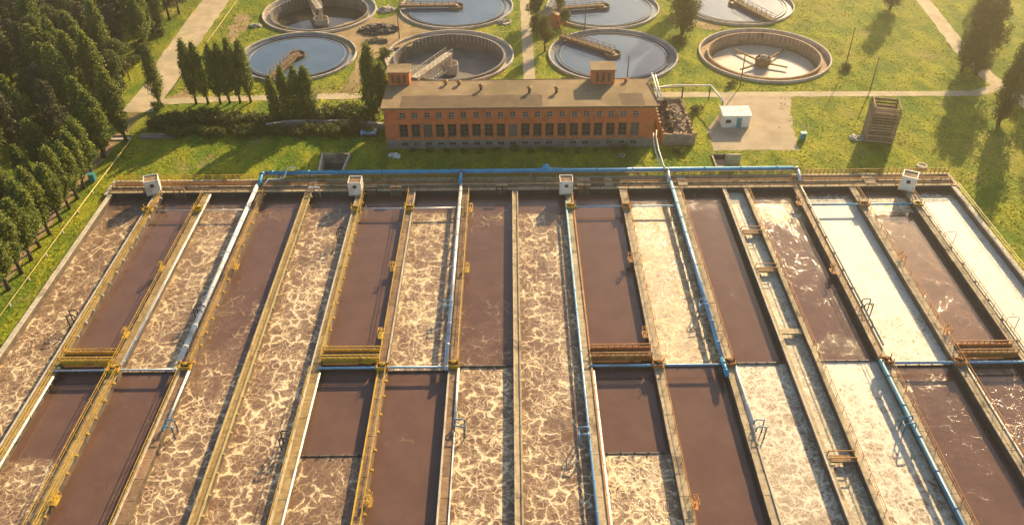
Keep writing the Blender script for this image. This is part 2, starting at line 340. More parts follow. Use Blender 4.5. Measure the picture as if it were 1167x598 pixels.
ribbon('service_path', [(29.5,157.6),(44,157.3),(57,157.2),(95.5,156.7)], 2.3, MT['road'], .03, .25)
ribbon('lane', [(103.5,150),(101.8,158.5),(101.2,164),(101.5,177),(105.3,210),(118,330)], 3.6, MT['road'], .033, .3)
ribbon('lane_end', [(95,156.7),(101.3,159.5)], 2.6, MT['road'], .027, .3)
ribbon('lane_bend', [(101.6,159),(104.5,150.5),(112,138),(135,120)], 3.2, MT['road'], .026, .3)
poly('yard', [(43.0,157.5),(42.2,150.5),(37.5,143),(37.0,134.5),(52.8,134.4),(53.5,141),(55.5,150),(57.5,157.5)], MT['apron'], .018, .5)
blob('earth_yard', -31.5, 192, 10, 12, MT['dirt'], .012, 3.1, .4)
blob('earth_sunlit_patch', -20, 193.0, 5, 2.2, MT['dirt'], .010, 5.1, .4)
blob('earth_sunlit_patch', 47, 196, 3, 5, MT['dirt'], .010, 12.3, .6, .3)
blob('earth_sunlit_patch', -66.5, 198, 2.2, 9, MT['dirt'], .010, 14.7, .7, .1)
blob('earth_sunlit_patch', -121, 202, 7, 4, MT['dirt'], .010, 17.7, .6)  # sunlit clearing in the wood, its light painted as a paler patch
blob('earth_sunlit_patch', -116, 213, 6, 5, MT['dirt'], .010, 19.7, .6)  # second sunlit clearing, the brightness put into the patch colour

# ------------------------------------------------------------------ water in the tanks
GLARE_FOAM = ((.77,.67,.50),(.52,.39,.23))  # dense foam of the right lanes, whitened to carry the sun's glare
CREAM = ((.86,.69,.42),(.60,.42,.20))
# lane index, Y limits, zones, seed, options
LANES = [
 (0, YN, YF, [(30,.54),(100,.54),(114,.48),(118.5,.05),(121,.0)], dict(patch=.26)),
 (1, YM, YF, [(78,-.35),(112,-.35),(114,-.2),(121,-.3)], dict()),
 (1, YN, YM, [(30,.52),(63.5,.50),(65.5,-.3),(78,-.4)], dict()),
 (2, YM+.6, YF, [(78,.60),(110,.57),(117.5,.48),(119.5,-.1),(121,-.2)], dict(patch=.22, fine=.6)),
 (2, YN, YM+.6, [(30,-.35),(66,-.32),(70,-.12),(73,-.35),(78,-.3)], dict()),
 (3, YN, YF, [(30,.52),(70,.55),(76,.50),(82,.30),(92,.10),(97,-.15),(112,-.3),(114.5,.12),(116,.1),(117.5,-.3),(121,-.3)], dict(patch=.2)),
 (4, YN, YF, [(30,.54),(85,.58),(110,.54),(115.5,.46),(117.5,-.1),(121,-.2)], dict(patch=.24)),
 (5, YM, YF, [(78,-.4),(121,-.4)], dict()),
 (5, YN, YM, [(30,.5),(64.4,.46),(65.1,-.2),(66,-.4),(78,-.4)], dict()),
 (6, YM+.4, YF, [(78,.60),(110,.56),(115.5,.52),(116.5,-.1),(121,-.2)], dict(patch=.2, fine=.6)),
 (6, YN, YM+.4, [(30,-.4),(65.5,-.35),(67,.0),(68,-.3),(78,-.35)], dict(patch=.1)),
 (7, YM+1.2, YF, [(78,.2),(82,.16),(88,.02),(100,-.22),(111,-.2),(113,.24),(115.5,.2),(117.5,-.25),(121,-.3)], dict(patch=.2)),
 (7, YN, YM+1.2, [(30,.56),(78,.62),(80,.6)], dict(patch=.2)),
 (8, YN, YF, [(30,.46),(65,.52),(90,.50),(111,.52),(114.5,.48),(116,-.05),(121,-.2)], dict(patch=.26)),
 (9, YM, YF, [(78,-.4),(121,-.4)], dict()),
 (9, 64.6, YM, [(64,-.4),(78,-.4)], dict()),
 (9, YN, 64.6, [(30,.6),(65,.6)], dict(patch=.12)),
 (10, YM+1, YF, [(78,.64),(105,.60),(116,.56),(118,.3),(119.5,-.1),(121,-.2)], dict(patch=.2, foam=CREAM, fine=.7)),
 (10, YN, YM+1, [(30,-.4),(80,-.4)], dict()),
 (11, YM+1.3, YF, [(78,-.4),(90,-.25),(94,-.2),(97,-.4),(112,-.4),(116,-.1),(118.5,.28),(119.5,.1),(121,-.3)], dict(patch=.16, gloss=.08, ripple=.12)),
 (11, YN, YM+1.3, [(30,.60),(60,.66),(80,.74)], dict(patch=.22, foam=GLARE_FOAM, fine=.7)),
 (13, YM+1.6, YF, [(78,.10),(81,-.06),(88,-.22),(98,-.10),(105,-.12),(110,.10),(113,.66),(117,.60),(119,.3),(121,-.3)], dict(patch=.3, cell=.5, gloss=.06, ripple=.05)),
 (13, YN, YM+1.6, [(30,.68),(56,.70),(66,.78),(80,.86)], dict(patch=.22, foam=GLARE_FOAM, fine=.7)),
 (14, YM+.6, YF, [(78,.80),(100,.88),(117,.90),(119.4,.7),(121,.0)], dict(patch=.2, foam=GLARE_FOAM, fine=.7)),
 (14, YN, YM+.6, [(30,-.3),(60,-.2),(73,-.2),(75.5,.14),(77,-.2),(78,-.2)], dict(patch=.2)),
 (15, YM+.3, YF, [(78,-.12),(85,-.10),(100,-.22),(112,-.22),(113.5,-.1),(115,.7),(118.5,.8),(119.8,.0),(121,-.1)], dict(patch=.18, gloss=.06, ripple=.06, brown=((.16,.092,.058),(.21,.12,.075)))),
 (15, YN, YM+.3, [(30,.6),(62,.5),(66,.1),(70,-.05),(78,-.1)], dict(patch=.22)),
 (16, YN, YF, [(30,.82),(95,.88),(117,.94),(119.5,.7),(121,.1)], dict(patch=.16, foam=GLARE_FOAM, fine=.7)),
]
for k, (i, y0, y1, z, kw) in enumerate(LANES):
    b = MB().add([(WX[i]+.2,y0,WZ),(WX[i+1]-.2,y0,WZ),(WX[i+1]-.2,y1,WZ),(WX[i]+.2,y1,WZ)], [(0,1,2,3)])
    struct(b.build('water', water_mat('tank_water', z, k+1, **kw)))
chan_mat = water_mat('collecting_channel_water', [(30,.66),(60,.64),(90,.72),(121,.80)], 40, .25, cell=.75, foam=((.74,.66,.48),(.52,.43,.27)), brown=((.24,.18,.11),(.32,.25,.15)), fine=.8, gloss=.35)
struct(MB().add([(WX[12]+.2,YN,WZ),(WX[13]-.2,YN,WZ),(WX[13]-.2,YF,WZ),(WX[12]+.2,YF,WZ)], [(0,1,2,3)]).build('water', chan_mat))

# ------------------------------------------------------------------ dividing walls with their decks, kerbs and railings
def rail_mesh(y0, y1, h=.95, step=2.4, t=.06, thick=.055):
    b = MB(); n = max(1, round((y1-y0)/step))
    for k in range(n+1):
        y = y0+(y1-y0)*k/n; b.box(-thick/2, thick/2, y-thick/2, y+thick/2, 0, h-t)
    b.box(-t/2, t/2, y0, y1, h-t, h); b.box(-t*.4, t*.4, y0, y1, h*.52-t*.4, h*.52+t*.4)
    return b
def bracket_mesh(y0, y1, side, step=2.9):
    b = MB(); y = y0+.7
    while y < y1:
        yy = y+rnd.uniform(-.25,.25); x0, x1 = (0,.28) if side > 0 else (-.28,0); b.box(x0, x1, yy-.13, yy+.13, -.2, rnd.uniform(.02,.1)); y += step
    return b
def slab_mesh(wd, ln, name, m):
    bm = bmesh.new(); bmesh.ops.create_cube(bm, size=1); bmesh.ops.scale(bm, vec=(wd,ln,.16), verts=bm.verts); bmesh.ops.bevel(bm, geom=bm.edges[:], offset=.02, segments=1, affect='EDGES')
    me = bpy.data.meshes.new(name); bm.to_mesh(me); bm.free(); me.materials.append(m); return me
U, Lw, A = (YM+.9, YF-.6), (YN, YM-.4), (YN, YF-.6)
Y_, K_, Rr = 'yellow', 'pale_concrete', 'rust'
# width, deck material, [(side, kind, range, material)]
WALLS = [
 (0.72, 'pale_concrete', []),
 (1.29, 'mustard_deck', [(-1,'kerb',A,K_),(1,'rail',A,Y_),(1,'tabs',A,Y_)]),
 (1.29, 'mustard_deck', [(-1,'rail',A,Y_),(1,'kerb',U,K_),(1,'rail',Lw,Y_),(1,'tabs',Lw,Y_)]),
 (1.21, 'brown_deck', [(1,'rail',U,Y_),(1,'tabs',U,Y_),(-1,'kerb',Lw,K_),(-1,'rail',Lw,Y_)]),
 (1.13, 'mustard_deck', [(-1,'kerb',A,'ochre'),(1,'kerb',A,'ochre'),(1,'tabs',A,'ochre')]),
 (1.25, 'mustard_deck', [(-1,'kerb',A,K_),(1,'rail',U,Y_),(1,'tabs',U,Y_),(-1,'rail',Lw,Y_)]),
 (1.21, 'brown_deck', [(-1,'rail',U,Y_),(1,'kerb',U,K_),(-1,'kerb',Lw,Y_),(1,'rail',Lw,Y_),(1,'tabs',Lw,Y_)]),
 (1.21, 'brown_deck', [(1,'rail',U,Y_),(-1,'kerb',Lw,K_)]),
 (0.95, 'concrete', [(-1,'kerb',A,'concrete'),(1,'kerb',A,'concrete')]),
 (1.21, 'concrete', [(1,'kerb',A,Rr)]),
 (1.13, 'concrete', [(1,'rail',A,Rr)]),
 (1.13, 'concrete', [(1,'rail',U,Rr),(1,'kerb',Lw,K_)]),
 (0.64, 'concrete', [(-1,'kerb',A,K_)]),
 (0.64, 'concrete', [(1,'rail',A,Rr)]),
 (1.13, 'concrete', [(-1,'rail',U,Rr),(1,'rail',Lw,Rr)]),
 (1.10, 'concrete', [(1,'rail',A,Rr)]),
 (1.10, 'concrete', [(1,'rail',A,Rr)]),
 (.8,  'pale_concrete', [(1,'rail',A,Y_)]),
]
LOOK = ['bare pale concrete edge of the tanks', 'walkway with pale kerb and yellow railing', 'walkway with yellow railing and pale kerb', 'brown walkway with yellow railing', 'mustard walkway between two low yellow kerbs',
 'mustard walkway under the white cabin', 'brown walkway with yellow railing', 'brown walkway beside the silver pipe', 'plain narrow concrete walkway without railing', 'concrete walkway with a thin blue pipe',
 'concrete walkway with one rusty railing', 'concrete walkway beside the blue grey pipe', 'thin wall left of the narrow channel', 'thin wall with rusty railing right of the narrow channel', 'concrete walkway with the dark blue pipe',
 'concrete walkway with rusty railing', 'concrete walkway ending at a white cabin', 'thin outer tank wall with yellow railing beside grass']
_slabs = {}
for i, (wd, dm, items) in enumerate(WALLS):
    x = WX[i]
    t = thing('dividing_wall', f'{LOOK[i]}, {ORD[i]} tank wall from the left', 'tank wall', (x,0,0), group='walls between the aeration tanks')
    MB().box(-wd/2+.07, wd/2-.07, YN, YF+.05, -4.2, -.162).build('wall_body', MT['wet_wall'], t)
    ln = 3.0; key = (wd, dm)
    if key not in _slabs: _slabs[key] = slab_mesh(wd, ln-.025, 'deck_slab', MT[dm])
    y = YF-.35-ln/2
    while y > 42:
        s = obj('deck_slab', _slabs[key], t, (rnd.uniform(-.025,.025), y, -.08+rnd.uniform(-.018,.018)), rnd.uniform(-.003,.003)); y -= ln
    for side, kind, (y0, y1), m in items:
        ex = side*(wd/2-.09)
        if kind == 'rail': rail_mesh(y0, y1).build('railing', MT[m], t, loc=(ex,0,.02))
        elif kind == 'kerb': MB().box(-.11, .11, y0, y1, 0, .14).build('kerb', MT[m], t, loc=(ex,0,.015))
        else: struct(bracket_mesh(y0, y1, side).build('bracket', MT['pale_concrete'] if i in (1,) else MT[m], t, loc=(side*wd/2,0,0)), 'stuff')

# ------------------------------------------------------------------ distribution channel along the far end
ch = thing('distribution_channel', 'long concrete channel with rusty posts across the far end of the tanks', 'channel')
MB().box(-69.4, 75.7, YF, YF+.42, -4.2, -.12).build('front_wall', MT['shade_painted_wall'], ch); MB().box(-69.4, 75.7, YF-.06, YF+.44, -.118, .06).build('front_coping', MT['concrete'], ch)
MB().box(-69.4, 75.7, 122.75, 123.1, -4.2, .0).build('middle_wall', MT['concrete'], ch)
MB().box(-69.4, 75.7, 124.55, 125.02, -4.2, .08).build('back_wall', MT['concrete'], ch)
MB().box(-69.9, -69.35, YF-.5, 125.02, -4.2, .05).build('end_wall', MT['pale_concrete'], ch)
MB().box(75.65, 76.2, YF-.5, 125.02, -4.2, .05).build('end_wall', MT['concrete'], ch)
def xrail(x0, x1, h, step, m, y, z, t=.09):
    b = MB(); n = round((x1-x0)/step)
    for k in range(n+1):
        x = x0+(x1-x0)*k/n; b.box(x-.05, x+.05, -.05, .05, 0, h-t)
    b.box(x0, x1, -t/2, t/2, h-t, h); b.box(x0, x1, -t*.4, t*.4, h*.5-.04, h*.5+.04)
    return b.build('railing', MT[m], ch, loc=(0,y,z))
xrail(-69.2, -45.2, 1.0, .8, 'yellow', 124.9, .08); xrail(-69.2, -45.2, .75, 1.0, 'rust', 122.9, .0)
xrail(-44.0, 49.5, .9, 1.05, 'rust', 124.75, .08, .08); xrail(50.5, 75.8, 1.0, .75, 'rust', 124.85, .08, .08)
xrail(-44.0, 75.5, .5, 1.6, 'rust', 122.9, .0, .08)
xrail(-69.0, 75.0, .55, 2.4, 'brown_deck', 121.1, .06, .08)
for x0, x1 in [(-69.3,-61),(-52,-43.6),(-42,-27.5),(-16,-9),(1,8),(20,27),(40,48),(58.5,66)]:
    MB().box(x0, x1, 121.45, 122.1, -.2, -.02).build('deck_plate', MT['brown_deck'] if x0 < 0 else MT['concrete'], ch)
for x0, x1, y in [(-35.2,-34.0,0),(11,13.4,0),(15.8,17.2,0),(60.5,62.3,0),(28.4,30,0)]:
    MB().box(x0, x1, 121.44, 124.5, .08, .2).build('cross_plate', MT['concrete'], ch)
struct(MB().add([(-69.4,121.4,-1.1),(75.7,121.4,-1.1),(75.7,124.6,-1.1),(-69.4,124.6,-1.1)],[(0,1,2,3)]).build('channel_water', MT['sludge_water']))

# ------------------------------------------------------------------ pipes on the walls
def pipe(name, label, pts, r, m, group=None, flange=6., sup=True, n=10, cat='pipe'):
    t = thing(name, label, cat, group=group)
    MB().tube(pts, r, n).build('pipe', MT[m], t, True)
    a, b = Vector(pts[0]), Vector(pts[-1]); L = (b-a).length; d = (b-a).normalized(); k = flange*.6
    while k < L and flange:
        p = a.lerp(b, k/L)
        MB().tube([p-d*.07, p+d*.07], r*1.28, n).build('flange', MT[m], t, True)
        if sup: MB().box(p.x-.09, p.x+.09, p.y+.3, p.y+.5, min(-.3,p.z-r-.4), p.z-r*.6).build('support', MT['dark_iron'], t)
        k += flange
    return t
GP = 'air pipes along the tank walls'
def side_pipe(i, side, y0, y1, r, m, label, z=.25, gap=.1, flange=4.2):
    x = WX[i]+side*(WALLS[i][0]/2+gap+ (r if r > .2 else 0))
    return pipe('air_pipe', label, [(x,y1,z),(x,y0,z)], r, m, GP, flange)
side_pipe(1, 1, YN, YM-1, .13, 'white', 'thin white pipe along the second tank wall, nearer half', .0)
side_pipe(2, 1, YM+.2, YF-1, .12, 'white', 'thin white pipe along the third tank wall, farther half', .1)
side_pipe(3, -1, YM+1.2, YF+1.2, .34, 'white', 'thick white pipe along the fourth tank wall', .5, .02)
side_pipe(3, 1, 68.5, YM-.4, .16, 'white', 'short white pipe below the fourth valve, ending in a blue loop', .2)
side_pipe(5, 1, YN, YM-.8, .13, 'white', 'thin white pipe along the sixth tank wall, nearer half', .0)
side_pipe(7, -1, YM-.8, YF+1.2, .28, 'silver', 'silver pipe along the eighth tank wall with a blue end', .45, .02)
side_pipe(7, 1, 68.2, YM-.4, .16, 'white', 'short white pipe ending in a blue loop right of the eighth wall', .2)
side_pipe(7, 1, YN, 67.2, .09, 'silver', 'thin grey pipe continuing below the blue loop, eighth wall', .1)
side_pipe(9, -1, YN, YF-4.2, .15, 'blue_grey', 'thin blue white pipe along the tenth tank wall', .25)
side_pipe(9, 1, YN, YM-.9, .15, 'white', 'thin white pipe right of the tenth tank wall, nearer half', .05)
side_pipe(11, -1, YM+1.0, YF+1.2, .29, 'blue_grey', 'thick blue grey pipe along the twelfth tank wall', .45, .02)
side_pipe(11, -1, YM-2.4, YM+.8, .30, 'blue', 'short blue pipe end below the cross pipe, twelfth wall', .45, .02, 1.5)
side_pipe(11, 1, 68.0, YM-.3, .16, 'white', 'short white pipe ending in an elbow, right of the twelfth wall', .2)
side_pipe(14, 1, YM+3.2, YF, .14, 'pale_concrete', 'thin beige pipe right of the fifteenth tank wall, farther half', .3)
side_pipe(14, -1, YN, YM+.2, .28, 'navy', 'thick dark blue pipe along the fifteenth wall, nearer half', .45, .02, 5.)
side_pipe(16, 1, YN, YF-3, .10, 'pale_concrete', 'thin pale pipe along the seventeenth tank wall', .2)
side_pipe(15, 1, YN, YM-.6, .13, 'white', 'thin pale pipe along the sixteenth tank wall, nearer half', .1)
GX = 'pipes crossing the tanks'
def cross_pipe(i, j, y, r, m, label, z=.12):
    return pipe('cross_pipe', label, [(WX[i]+.3,y,z),(WX[j]-.3,y,z)], r, m, GX, 4.4, False)
cross_pipe(1, 3, YM+.0, .14, 'silver', 'grey cross pipe below the leftmost yellow footbridge')
cross_pipe(5, 7, YM+.0, .16, 'blue_grey', 'pale blue cross pipe below the second footbridge from the left')
cross_pipe(9, 11, YM+.0, .16, 'blue_grey', 'pale blue cross pipe below the rusty footbridge in the middle')
cross_pipe(14, 17, YM+.0, .17, 'blue_grey', 'pale blue cross pipe below the rightmost rusty footbridge')
cross_pipe(1, 3, 115.3, .10, 'silver', 'thin cross pipe at the far end, near the leftmost white cabin')
cross_pipe(5, 7, 115.3, .13, 'silver', 'cross pipe at the far end, near the second white cabin')
cross_pipe(9, 11, 115.3, .13, 'blue_grey', 'cross pipe at the far end, near the third white cabin')
cross_pipe(14, 16, 115.2, .17, 'blue', 'blue cross pipe at the far end, near the rightmost white cabin')
# baffles in the water
GB = 'baffle boards across the tanks'
for i, y, lb in [(1,YM+.7,'under the leftmost footbridge'),(2,YM+.6,'below foam, third tank from the left'),(5,YM+.7,'under the second footbridge'),(6,YM+.4,'below foam, seventh tank from the left'),(7,YM+1.2,'above foam, eighth tank from the left'),
    (9,YM+.7,'under the middle footbridge'),(10,YM+1.0,'below foam, eleventh tank from the left'),(11,YM+1.3,'above foam, twelfth tank from the left'),(13,YM+1.6,'above bright foam, right of the narrow channel'),(14,YM+.6,'below bright foam, third tank from the right'),
    (15,YM+.3,'under the rightmost footbridge'),(9,64.6,'in the nearer half of the tenth tank'),(5,64.6,'in the nearer half of the sixth tank')]:
    x0, x1 = WX[i]+.5, WX[i+1]-.5; t = thing('baffle_board', f'thin dark baffle board {lb}', 'baffle', group=GB)
    MB().box(x0, x1, y-.07, y+.07, WZ-.6, WZ+(.12 if i in (1,5,15) or y < 70 else .22)).build('board', MT['wet_wall'], t)
    for k in range(5):
        xx = x0+(x1-x0)*(k+.5)/5; MB().box(xx-.07, xx+.07, y-.15, y+.15, WZ+.05, WZ+.33).build('clamp', MT['dark_iron'], t)

# ------------------------------------------------------------------ footbridges
for i, m, lb in [(1,'yellow','yellow footbridge with railings, leftmost across the tanks'),(5,'yellow','yellow footbridge with railings, second from the left'),(9,'rust','rusty orange footbridge with railings, third from the left'),(15,'rust','rusty orange footbridge at the right edge')]:
    x0, x1 = WX[i]+.6, WX[i+1]-.6; t = thing('footbridge', lb, 'footbridge', group='footbridges across the tanks')
    y0, y1 = 79.6, 81.2
    MB().box(x0, x1, y0, y1, -.06, .02).build('deck', MT['brown_deck'], t)
    for y in (y0-.06, y1+.06): MB().box(x0, x1, y-.06, y+.06, -.42, .03).build('girder', MT[m], t)
    for y in (y0, y1):
        b = MB()
        for k in range(11):
            x = x0+.05+(x1-x0-.1)*k/10; b.box(x-.04, x+.04, -.04, .04, .03, .95)
        b.box(x0, x1, -.055, .055, .95, 1.06); b.box(x0, x1, -.04, .04, .5, .58); b.box(x0, x1, -.02, .02, .03, .42)
        b.build('railing', MT[m], t, loc=(0,y,0))

# ------------------------------------------------------------------ sluice gates and valves on the walls
def gate_parts(m):
    a = MB(); a.box(-.5,-.4,-.55,-.45,-.9,.75).box(-.5,-.4,.45,.55,-.9,.75).box(-.52,-.38,-.6,.6,.75,.88)
    b = MB(); b.box(-1.0,-.1,-.85,.85,-.12,-.04).box(-1.0,-.92,-.85,-.77,-.04,.9).box(-1.0,-.92,.77,.85,-.04,.9).box(-1.0,-.92,-.85,.85,.9,.98).box(-1.0,-.3,-.85,-.77,.9,.98).box(-1.0,-.3,.77,.85,.9,.98)
    c = MB().lathe([(.3,.0),(.36,.03),(.3,.06)], 14, (-.45,0,1.2)); c.bar((-.8,0,1.23),(-.1,0,1.23),.06).bar((-.45,-.35,1.23),(-.45,.35,1.23),.06).tube([(-.45,0,.6),(-.45,0,1.25)],.06,6)
    return [('gate_frame',a.mesh('gate_frame',MT[m])),('platform',b.mesh('platform',MT[m])),('handwheel',c.mesh('handwheel',MT[m]))]
GATE = {'yellow': gate_parts('yellow'), 'rust': gate_parts('rust')}
GATES = [(2,-1,99.9,0,'left of the third wall, farther of two'),(2,-1,85.1,0,'left of the third wall, just above the footbridge'),(3,1,100.1,0,'right of the fourth wall, beside the thick white pipe'),(6,-1,99.3,0,'left of the seventh wall, farther of two'),
 (6,-1,84.5,0,'left of the seventh wall, just above the footbridge'),(7,1,98.9,0,'right of the eighth wall, middle of the farther half'),(7,1,115.0,0,'right of the eighth wall, near the far channel'),(10,-1,101.0,1,'left of the eleventh wall, farther of two'),
 (10,-1,84.2,1,'left of the eleventh wall, just above the footbridge'),(14,-1,97.7,1,'left of the fifteenth wall beside brown water'),(14,-1,116.0,1,'left of the fifteenth wall near the far channel'),(15,1,100.8,1,'right of the sixteenth wall, farther of two'),(15,1,84.3,1,'right of the sixteenth wall, just above the footbridge'),
 (2,1,57.9,0,'near the bottom left, right of the third wall'),(6,1,57.3,0,'near the bottom edge, right of the seventh wall'),(10,1,56.6,1,'near the bottom edge, right of the eleventh wall')]
for i, s, y, c, lb in GATES:
    t = thing('sluice_gate', ('rusty' if c else 'yellow')+' sluice gate hoist '+lb, 'sluice gate', (WX[i]+s*(WALLS[i][0]/2-.05),y,0), 0 if s < 0 else math.pi, 'gate hoists on the tank walls'); t.scale = (.8,.8,.85)
    for nm, me in GATE['rust' if c else 'yellow']: obj(nm, me, t)
def valve_parts(m):
    a = MB().box(-.75,.75,-.5,-.42,.0,.55).box(-.75,.75,.42,.5,.0,.55).box(-.75,-.67,-.42,.42,.0,.5).box(.67,.75,-.42,.42,.0,.5)
    a.box(-.8,-.7,-.52,-.42,.0,1.0).box(.7,.8,-.52,-.42,.0,1.0).box(-.8,-.7,.42,.52,.0,1.0).box(.7,.8,.42,.52,.0,1.0)
    b = MB().tube([(0,0,.1),(0,0,.75)],.14,8); c = MB().lathe([(.26,.0),(.32,.03),(.26,.06)], 14, (0,0,.8)); c.bar((-.3,0,.83),(.3,0,.83),.05).bar((0,-.3,.83),(0,.3,.83),.05)
    return [('guard',a.mesh('guard',MT[m])),('valve_body',b.mesh('valve_body',MT['dark_iron'])),('handwheel',c.mesh('handwheel',MT[m]))]
VALVE = {'yellow': valve_parts('yellow'), 'rust': valve_parts('rust')}
for i, y, c, lb in [(2,YM,0,'on the third wall below the leftmost footbridge'),(3,YM+.4,0,'on the fourth wall at the end of the thick white pipe'),(6,YM,0,'on the seventh wall below the footbridge'),(7,YM+.3,0,'on the eighth wall at the silver pipe end'),(10,YM,1,'on the eleventh wall below the footbridge'),
    (11,YM+.2,1,'on the twelfth wall at the blue pipe end'),(14,YM+.3,1,'on the fifteenth wall above the dark blue pipe'),(15,YM,1,'on the sixteenth wall below the footbridge'),
    (1,115.4,0,'on the second wall in front of the leftmost cabin'),(2,115.4,0,'on the third wall near the far channel'),(5,115.2,0,'on the sixth wall in front of the white cabin'),(6,115.2,0,'on the seventh wall near the far channel'),(9,115.2,0,'on the tenth wall in front of the white cabin'),(10,115.0,1,'on the eleventh wall near the far channel'),(15,115.0,1,'on the sixteenth wall near the far channel'),(16,115.0,0,'on the seventeenth wall in front of the cabin')]:
    t = thing('pipe_valve', ('rusty' if c else 'yellow')+' guarded pipe valve '+lb, 'valve', (WX[i],y,.012), group='guarded valves on the tank walls')
    for nm, me in VALVE['rust' if c else 'yellow']: obj(nm, me, t)
# pipe loops hanging over the water
def loop_parts(m):
    a = MB().tube([(0,-.55,.1),(0,-.55,.75),(.15,-.55,.95),(1.0,-.55,.95),(1.15,-.55,.8),(1.15,-.55,-1.9)],.085,8)
    b = MB().tube([(0,.55,.1),(0,.55,.75),(.15,.55,.95),(1.0,.55,.95),(1.15,.55,.8),(1.15,.55,-1.9)],.085,8)
    c = MB().bar((1.15,-.55,.3),(1.15,.55,.3),.1); d = MB().bar((0,-.6,.3),(0,.6,.3),.18)
    return [('down_pipe',a.mesh('down_pipe',MT[m],True)),('down_pipe',b.mesh('down_pipe',MT[m],True)),('tie_bar',c.mesh('tie_bar',MT[m])),('header',d.mesh('header',MT[m]))]
LOOP = {m: loop_parts(m) for m in ('navy','dark_iron','blue_grey')}
for i, s, y, m, lb in [(3,1,68.0,'navy','dark blue pipe loop right of the fourth wall over foam'),(7,1,67.7,'navy','dark blue pipe loop right of the eighth wall over foam'),(11,-1,89.7,'blue_grey','pale blue pipe loop left of the twelfth wall'),(11,1,67.2,'navy','blue pipe elbow right of the twelfth wall'),
    (14,1,89.4,'dark_iron','dark pipe loop right of the fifteenth wall over bright foam'),(14,-1,67.5,'navy','blue pipe loop left of the fifteenth wall on the thick pipe'),(3,-1,89.4,'dark_iron','dark pipe loop left of the thick white pipe'),(7,-1,89.9,'blue_grey','pale pipe loop left of the silver pipe'),
    (5,-1,66.1,'dark_iron','dark pipe loop left of the sixth wall near the bottom'),(9,-1,66.3,'blue_grey','pale pipe loop left of the tenth wall near the bottom'),(1,-1,88.5,'dark_iron','dark pipe loop left of the second wall over foam'),(5,-1,108.0,'dark_iron','dark pipe loop left of the sixth wall near the far end')]:
    t = thing('pipe_loop', lb, 'pipe', (WX[i]+s*(WALLS[i][0]/2+.12),y,.12), 0 if s > 0 else math.pi, 'pipe loops reaching into the tanks')
    for nm, me in LOOP[m]: obj(nm, me, t)
for y, lb in [(106,'farther'),(85.9,'nearer')]:
    t = thing('dip_pipe', f'thin dark dip pipe over the rightmost tank, {lb} of two', 'pipe', (WX[16]+.8,y,.1))
    MB().tube([(0,0,0),(0,0,.8),(1.4,.1,.85),(1.7,.1,.6),(1.5,-.2,-1.9)],.05,6).build('pipe', MT['dark_iron'], t, True); MB().box(-.12,.12,-.12,.12,-.1,.06).build('bracket', MT['dark_iron'], t)
# beams across the narrow channel
for y, lb, kind in [(108.3,'farthest',1),(98.6,'second farthest',1),(84.9,'third farthest',0),(63.0,'nearest',1)]:
    x0, x1 = WX[12]+.3, WX[13]-.3; t = thing('channel_crossing', f'small crossing over the narrow channel, {lb} of four', 'crossing', group='crossings over the narrow channel')
    MB().box(x0, x1, y-.5, y+.5, -.55, -.33).build('plank', MT['concrete'] if kind == 0 else MT['old_wood'], t)
    if kind:
        for yy in (y-.5, y+.5):
            b = MB().box(x0, x1, yy-.05, yy+.05, .35, .45); b.box(x0, x0+.1, yy-.05, yy+.05, -.33, .35); b.box(x1-.1, x1, yy-.05, yy+.05, -.33, .35); b.build('railing', MT['rust'], t)
        MB().box(x0+.15, x0+.5, y-1.4, y-1.0, -1.6, -.3).build('post', MT['dark_iron'], t)

# ------------------------------------------------------------------ white cabins
def cabin(x, y, rz, s, label):
    t = thing('white_cabin', label, 'cabin', (x,y,.16), rz, 'white cabins on the tank walls'); h = 2.3*s; a = 1.05*s
    b = MB(); b.box(-a,-a+.1,-a,a,0,h).box(a-.1,a,-a,a,0,h).box(-a+.1,a-.1,a-.1,a,0,h)
    b.box(-a+.1,-.3,-a,-a+.1,0,h).box(.3,a-.1,-a,-a+.1,0,h).box(-.3,.3,-a,-a+.1,0,1.15*s).box(-.3,.3,-a,-a+.1,1.75*s,h)
    b.build('wall', MT['white'], t); MB().box(-a+.1,a-.1,-a+.1,a-.1,h-.28,h-.2).build('roof', MT['brown_deck'], t)
    wn = MB().box(-.3,.3,-a+.06,-a+.08,1.15*s,1.75*s).build('window', MT['glass'], t)
    MB().box(-.015,.015,-a+.03,-a+.055,1.15*s,1.75*s).build('glazing_bar', MT['frame'], wn)
    MB().box(-a-.1,a+.1,-a-.1,a+.1,-.16,0).build('base', MT['concrete'], t)
cabin(-61.5, 121.4, .35, 1.12, 'white cabin at the far left corner of the tanks, turned to the sun')
cabin(-26.7, 120.6, 0, 1.05, 'white cabin with dark window on the sixth tank wall')
cabin(9.0, 120.3, 0, 1.05, 'white cabin with small window left of the middle, tenth tank wall')
cabin(67.0, 120.3, -.5, 1.12, 'white cabin at the far right end of the tanks')

